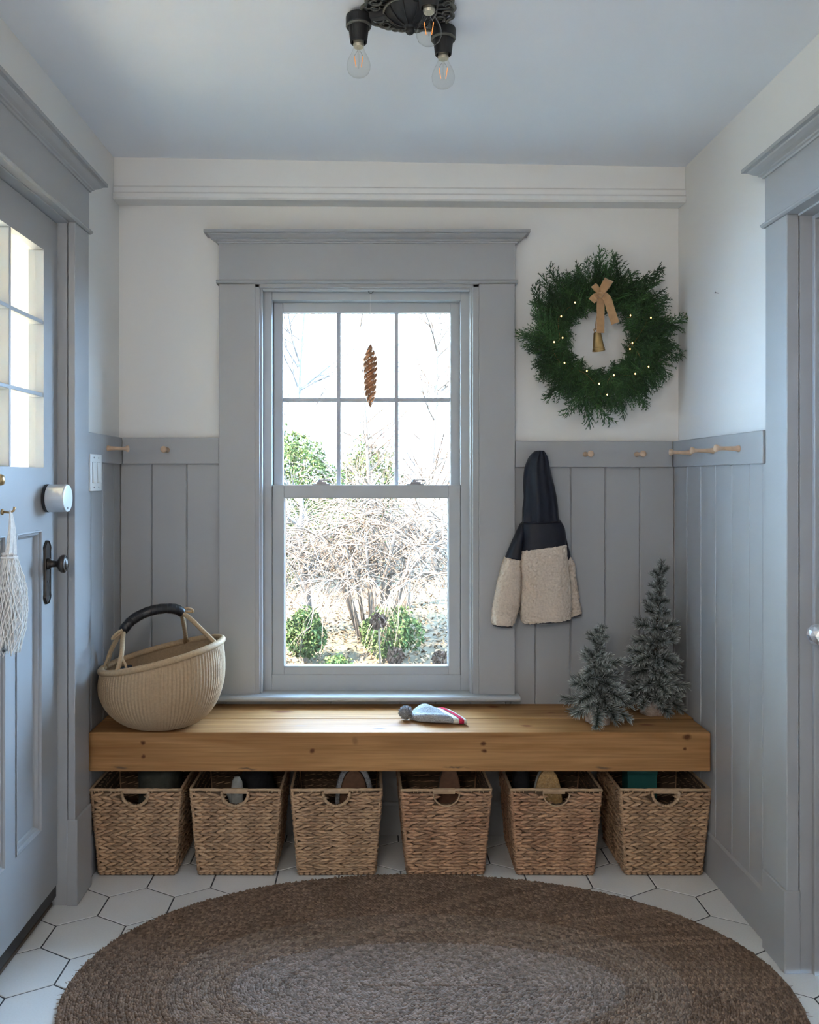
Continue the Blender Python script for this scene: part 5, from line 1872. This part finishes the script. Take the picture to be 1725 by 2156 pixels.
# leaf litter
mb = MB()
for i in range(14000):
    y = rnd(4.3, 13)
    x = rnd(-0.16, 0.16) * y + rnd(-0.3, 0.3)
    c_ = Vector((x, y, zg(x, y) + rnd(0.004, 0.03)))
    R = Euler((rnd(-0.7, 0.7), rnd(-0.7, 0.7), rnd(0, 6.3))).to_matrix()
    s = rnd(0.014, 0.032)
    mb.add([c_ + R @ Vector(q) * s for q in ((-1, 0, 0), (-0.2, -0.5, 0.15), (1, 0, 0.05), (-0.2, 0.5, 0.15))], [(0, 1, 2), (0, 2, 3)])
tag(mb.build('leaf_litter', 'leaf_litter', recalc=False), 'fallen brown leaves scattered over the garden slope', 'leaves', kind='stuff')


def twig(mb, p, d, L, r, depth, droop, spread, seg=4):
    pts = [Vector(p)]
    d = Vector(d).normalized()
    st = L / seg
    dirs = []
    for i in range(seg):
        d = (d + Vector((rnd(-1, 1), rnd(-1, 1), rnd(-1, 1))) * 0.16 + Vector((0, 0, -droop))).normalized()
        pts.append(pts[-1] + d * st)
        dirs.append(Vector(d))
    mb.tube(pts, [r * (1 - 0.75 * i / seg) for i in range(seg + 1)], 4 if r > 0.006 else 3, caps=False)
    if depth > 0:
        for i in range(1, seg + 1):
            for _ in range(2 if depth > 1 else random.choice((1, 2, 2))):
                dd = (dirs[i - 1] + Vector((rnd(-1, 1), rnd(-1, 1), rnd(-0.7, 1))) * spread).normalized()
                twig(mb, pts[i], dd, L * rnd(0.4, 0.62), r * (1 - 0.7 * i / seg) * 0.6, depth - 1, droop, spread, seg)


def bare_tree(lab, x, y, h, r, mat, n1, depth=2, lean=0.0):
    z = zg(x, y)
    t = thing('bare_tree', lab, 'tree', (x, y, z), group='bare trees in the garden')
    pts = [Vector((x + lean * k / 6 + rnd(-0.04, 0.04), y + rnd(-0.04, 0.04), z - 0.05 + (h + 0.05) * k / 6)) for k in range(7)]
    MB().tube(pts, [r * (1 - 0.75 * k / 6) for k in range(7)], 8).build('trunk', mat, t, smooth=True)
    mb = MB()
    for i in range(n1):
        k = rnd(1.2, 5.8)
        i0 = int(k)
        p = pts[i0].lerp(pts[i0 + 1], k - i0) if i0 < 6 else pts[6]
        a = rnd(0, 2 * PI)
        twig(mb, p, (math.cos(a), math.sin(a), rnd(0.5, 1.4)), h * rnd(0.16, 0.30), r * 0.34, depth, -0.03, 0.7)
    mb.build('branches', mat, t, smooth=True, recalc=False)
    return t


bare_tree('pale leaning bare tree at the window edge beyond the shrubs', -1.22, 12.0, 5.2, 0.055, 'birch', 22, 2, 0.42)
bare_tree('slender bare sapling behind the centre panes', 0.02, 11.0, 3.4, 0.035, 'bare_twig', 26, 2, -0.2)
bare_tree('many-branched bare tree behind the right panes', 0.72, 10.5, 3.6, 0.040, 'bare_twig', 40, 2, 0.1)
bare_tree('bare tree with forked trunk in the lower pane', 0.32, 9.2, 1.5, 0.055, 'bare_twig', 10, 2, 0.15)
bare_tree('short thick bare trunk in the lower left of the window', -0.62, 8.0, 1.35, 0.06, 'birch', 10, 2, -0.08)

# weeping bare shrub
z = zg(0.0, 7.8)
wsb = thing('weeping_shrub', 'mound of arching bare twigs in the middle of the garden', 'shrub', (0.0, 7.8, z))
mb = MB()
for i in range(16):
    a = rnd(0, 2 * PI)
    mb.tube([Vector((0.1 * math.cos(a), 7.8 + 0.1 * math.sin(a), z - 0.05)), Vector((0.3 * math.cos(a), 7.8 + 0.3 * math.sin(a), z + 0.55)), Vector((0.6 * math.cos(a), 7.8 + 0.5 * math.sin(a), z + 1.0))], [0.022, 0.016, 0.010], 5)
mb.build('stems', 'bare_twig', wsb, smooth=True)
mb = MB()
for i in range(560):
    a = rnd(0, 2 * PI)
    r0 = rnd(0.0, 1.15)
    p = Vector((r0 * math.cos(a), 7.8 + 0.7 * r0 * math.sin(a), z + rnd(0.55, 1.28) * (1 - 0.15 * r0)))
    d = Vector((rnd(-1, 1), rnd(-1, 0.6), rnd(-0.2, 1.2)))
    twig(mb, p, d, rnd(0.45, 0.95), rnd(0.004, 0.009), 1 if i % 3 == 0 else 0, rnd(0.1, 0.34), 0.6, 6)
mb.build('arching_twigs', 'bare_twig', wsb, smooth=True, recalc=False, kind='stuff')


def bush(lab, x, y, rx, rz, n, mat, zc=None, group=None):
    z = zg(x, y)
    b = thing('evergreen_bush', lab, 'bush', (x, y, z), group='evergreen bushes in the garden')
    mb = MB()
    for i in range(4):
        a = rnd(0, 2 * PI)
        mb.tube([(x, y, z - 0.03), (x + rx * 0.3 * math.cos(a), y + rx * 0.3 * math.sin(a), z + rz), (x + rx * 0.5 * math.cos(a), y + rx * 0.5 * math.sin(a), z + rz * 1.5)], [0.02, 0.015, 0.006], 5)
    mb.build('stems', 'twig', b)
    mb = MB()
    for i in range(n):
        u, v, w_ = rnd(-1, 1), rnd(-1, 1), rnd(-1, 1)
        l = math.sqrt(u * u + v * v + w_ * w_)
        if l > 1:
            continue
        k = (0.55 + 0.45 * l) * (0.8 + 0.35 * noise.noise(Vector((u * 2.5 + x * 3, v * 2.5, w_ * 2.5))))
        c_ = Vector((x + rx * u / l * k, y + rx * v / l * k, z + rz + rz * w_ / l * k))
        R = Euler((rnd(-1.2, 1.2), rnd(-1.2, 1.2), rnd(0, 6.3))).to_matrix()
        s = rnd(0.014, 0.027) * (y / 8.0)
        mb.add([c_ + R @ Vector(q) * s for q in ((-1, 0, 0), (0, -0.42, 0.12), (1, 0, 0), (0, 0.42, 0.12))], [(0, 1, 2), (0, 2, 3)])
    mb.build('foliage', mat, b, recalc=False, kind='stuff')


bush('tall light green bush in the left panes', -1.02, 10.2, 0.78, 1.00, 34000, 'garden_leaf')
bush('pale green bush behind the centre of the meeting rail', -0.05, 11.6, 0.55, 0.88, 14000, 'garden_leaf')
bush('dark green bush low in the centre of the lower pane', 0.16, 7.2, 0.30, 0.24, 7000, 'garden_leaf_dark')
bush('dark green bush at the lower left of the window', -0.56, 7.1, 0.20, 0.24, 6000, 'garden_leaf_dark')
bush('low olive bush at the lower right of the window', 0.62, 6.4, 0.24, 0.14, 4000, 'garden_leaf')
bush('small green bush beside the left trunk in the lower pane', -0.26, 6.3, 0.16, 0.17, 4000, 'garden_leaf')
# hydrangea heads close to the window
for px, py, Y, r, lab in ((797, 1308, 4.5, 0.040, 'dried round hydrangea head standing highest outside the window'), (833, 1383, 4.4, 0.046, 'dried hydrangea head beside the lower sash rail, middle one'), (928, 1388, 4.3, 0.042, 'dried hydrangea head in the lower right window corner')):
    c_ = P(px, py, Y)
    hy = thing('dried_hydrangea', lab, 'flower', (c_.x, Y, zg(c_.x, Y)), group='dried hydrangeas outside the window')
    MB().tube([(c_.x + 0.05, Y + 0.05, zg(c_.x, Y) - 0.03), (c_.x + 0.02, Y + 0.02, (c_.z + zg(c_.x, Y)) / 2), (c_.x, Y, c_.z)], [0.006, 0.005, 0.004], 6).build('stem', 'bare_twig', hy)
    mb = MB()
    for i in range(260):
        d = Vector((rnd(-1, 1), rnd(-1, 1), rnd(-1, 1))).normalized()
        q = c_ + d * r * rnd(0.6, 1.05)
        R = Euler((rnd(0, 6), rnd(0, 6), rnd(0, 6))).to_matrix()
        s = rnd(0.007, 0.013)
        mb.add([q + R @ Vector(k) * s for k in ((-1, 0, 0), (0, -0.8, 0.2), (1, 0, 0), (0, 0.8, 0.2))], [(0, 1, 2), (0, 2, 3)])
    mb.build('flower_head', 'dry_flower', hy, recalc=False, kind='stuff')
# cream porch seen through the glazed door; unseen roof and walls added for the light
nb = thing('side_porch', 'cream boarded porch outside the glazed door, closed by unseen walls added for the light', 'porch', (-2.1, 2.9, -0.45))
u = -3.2
while u < -1.02:
    MB().box(u, min(u + 0.298, -1.011), 4.60, 4.66, -0.45, 2.70).build('siding_board', 'cream_siding', nb)
    u += 0.30
for u in (-2.95, -2.35, -1.82, -1.42):
    MB().box(u, u + 0.05, 4.575, 4.60, -0.12, 2.60).build('batten', 'pink_trim', nb)
MB().box(-3.2, -1.011, 0.9, 4.6, -0.45, -0.12).build('porch_floor', 'cream_siding', nb)
MB().box(-3.3, -1.011, 0.8, 4.7, 2.60, 2.70).build('porch_roof', 'cream_siding', nb)
MB().box(-3.2, -1.011, 0.84, 0.90, -0.45, 2.60).build('porch_end_wall', 'cream_siding', nb)
MB().box(-3.26, -3.2, 0.84, 1.6, -0.45, 2.60).box(-3.26, -3.2, 3.6, 4.66, -0.45, 2.60).box(-3.26, -3.2, 1.6, 3.6, -0.45, 0.3).box(-3.26, -3.2, 1.6, 3.6, 2.30, 2.60).build('porch_outer_wall', 'cream_siding', nb)
MB().box(-1.02, -1.011, 3.34, 4.6, -0.45, 2.60).build('porch_inner_wall', 'cream_siding', nb)
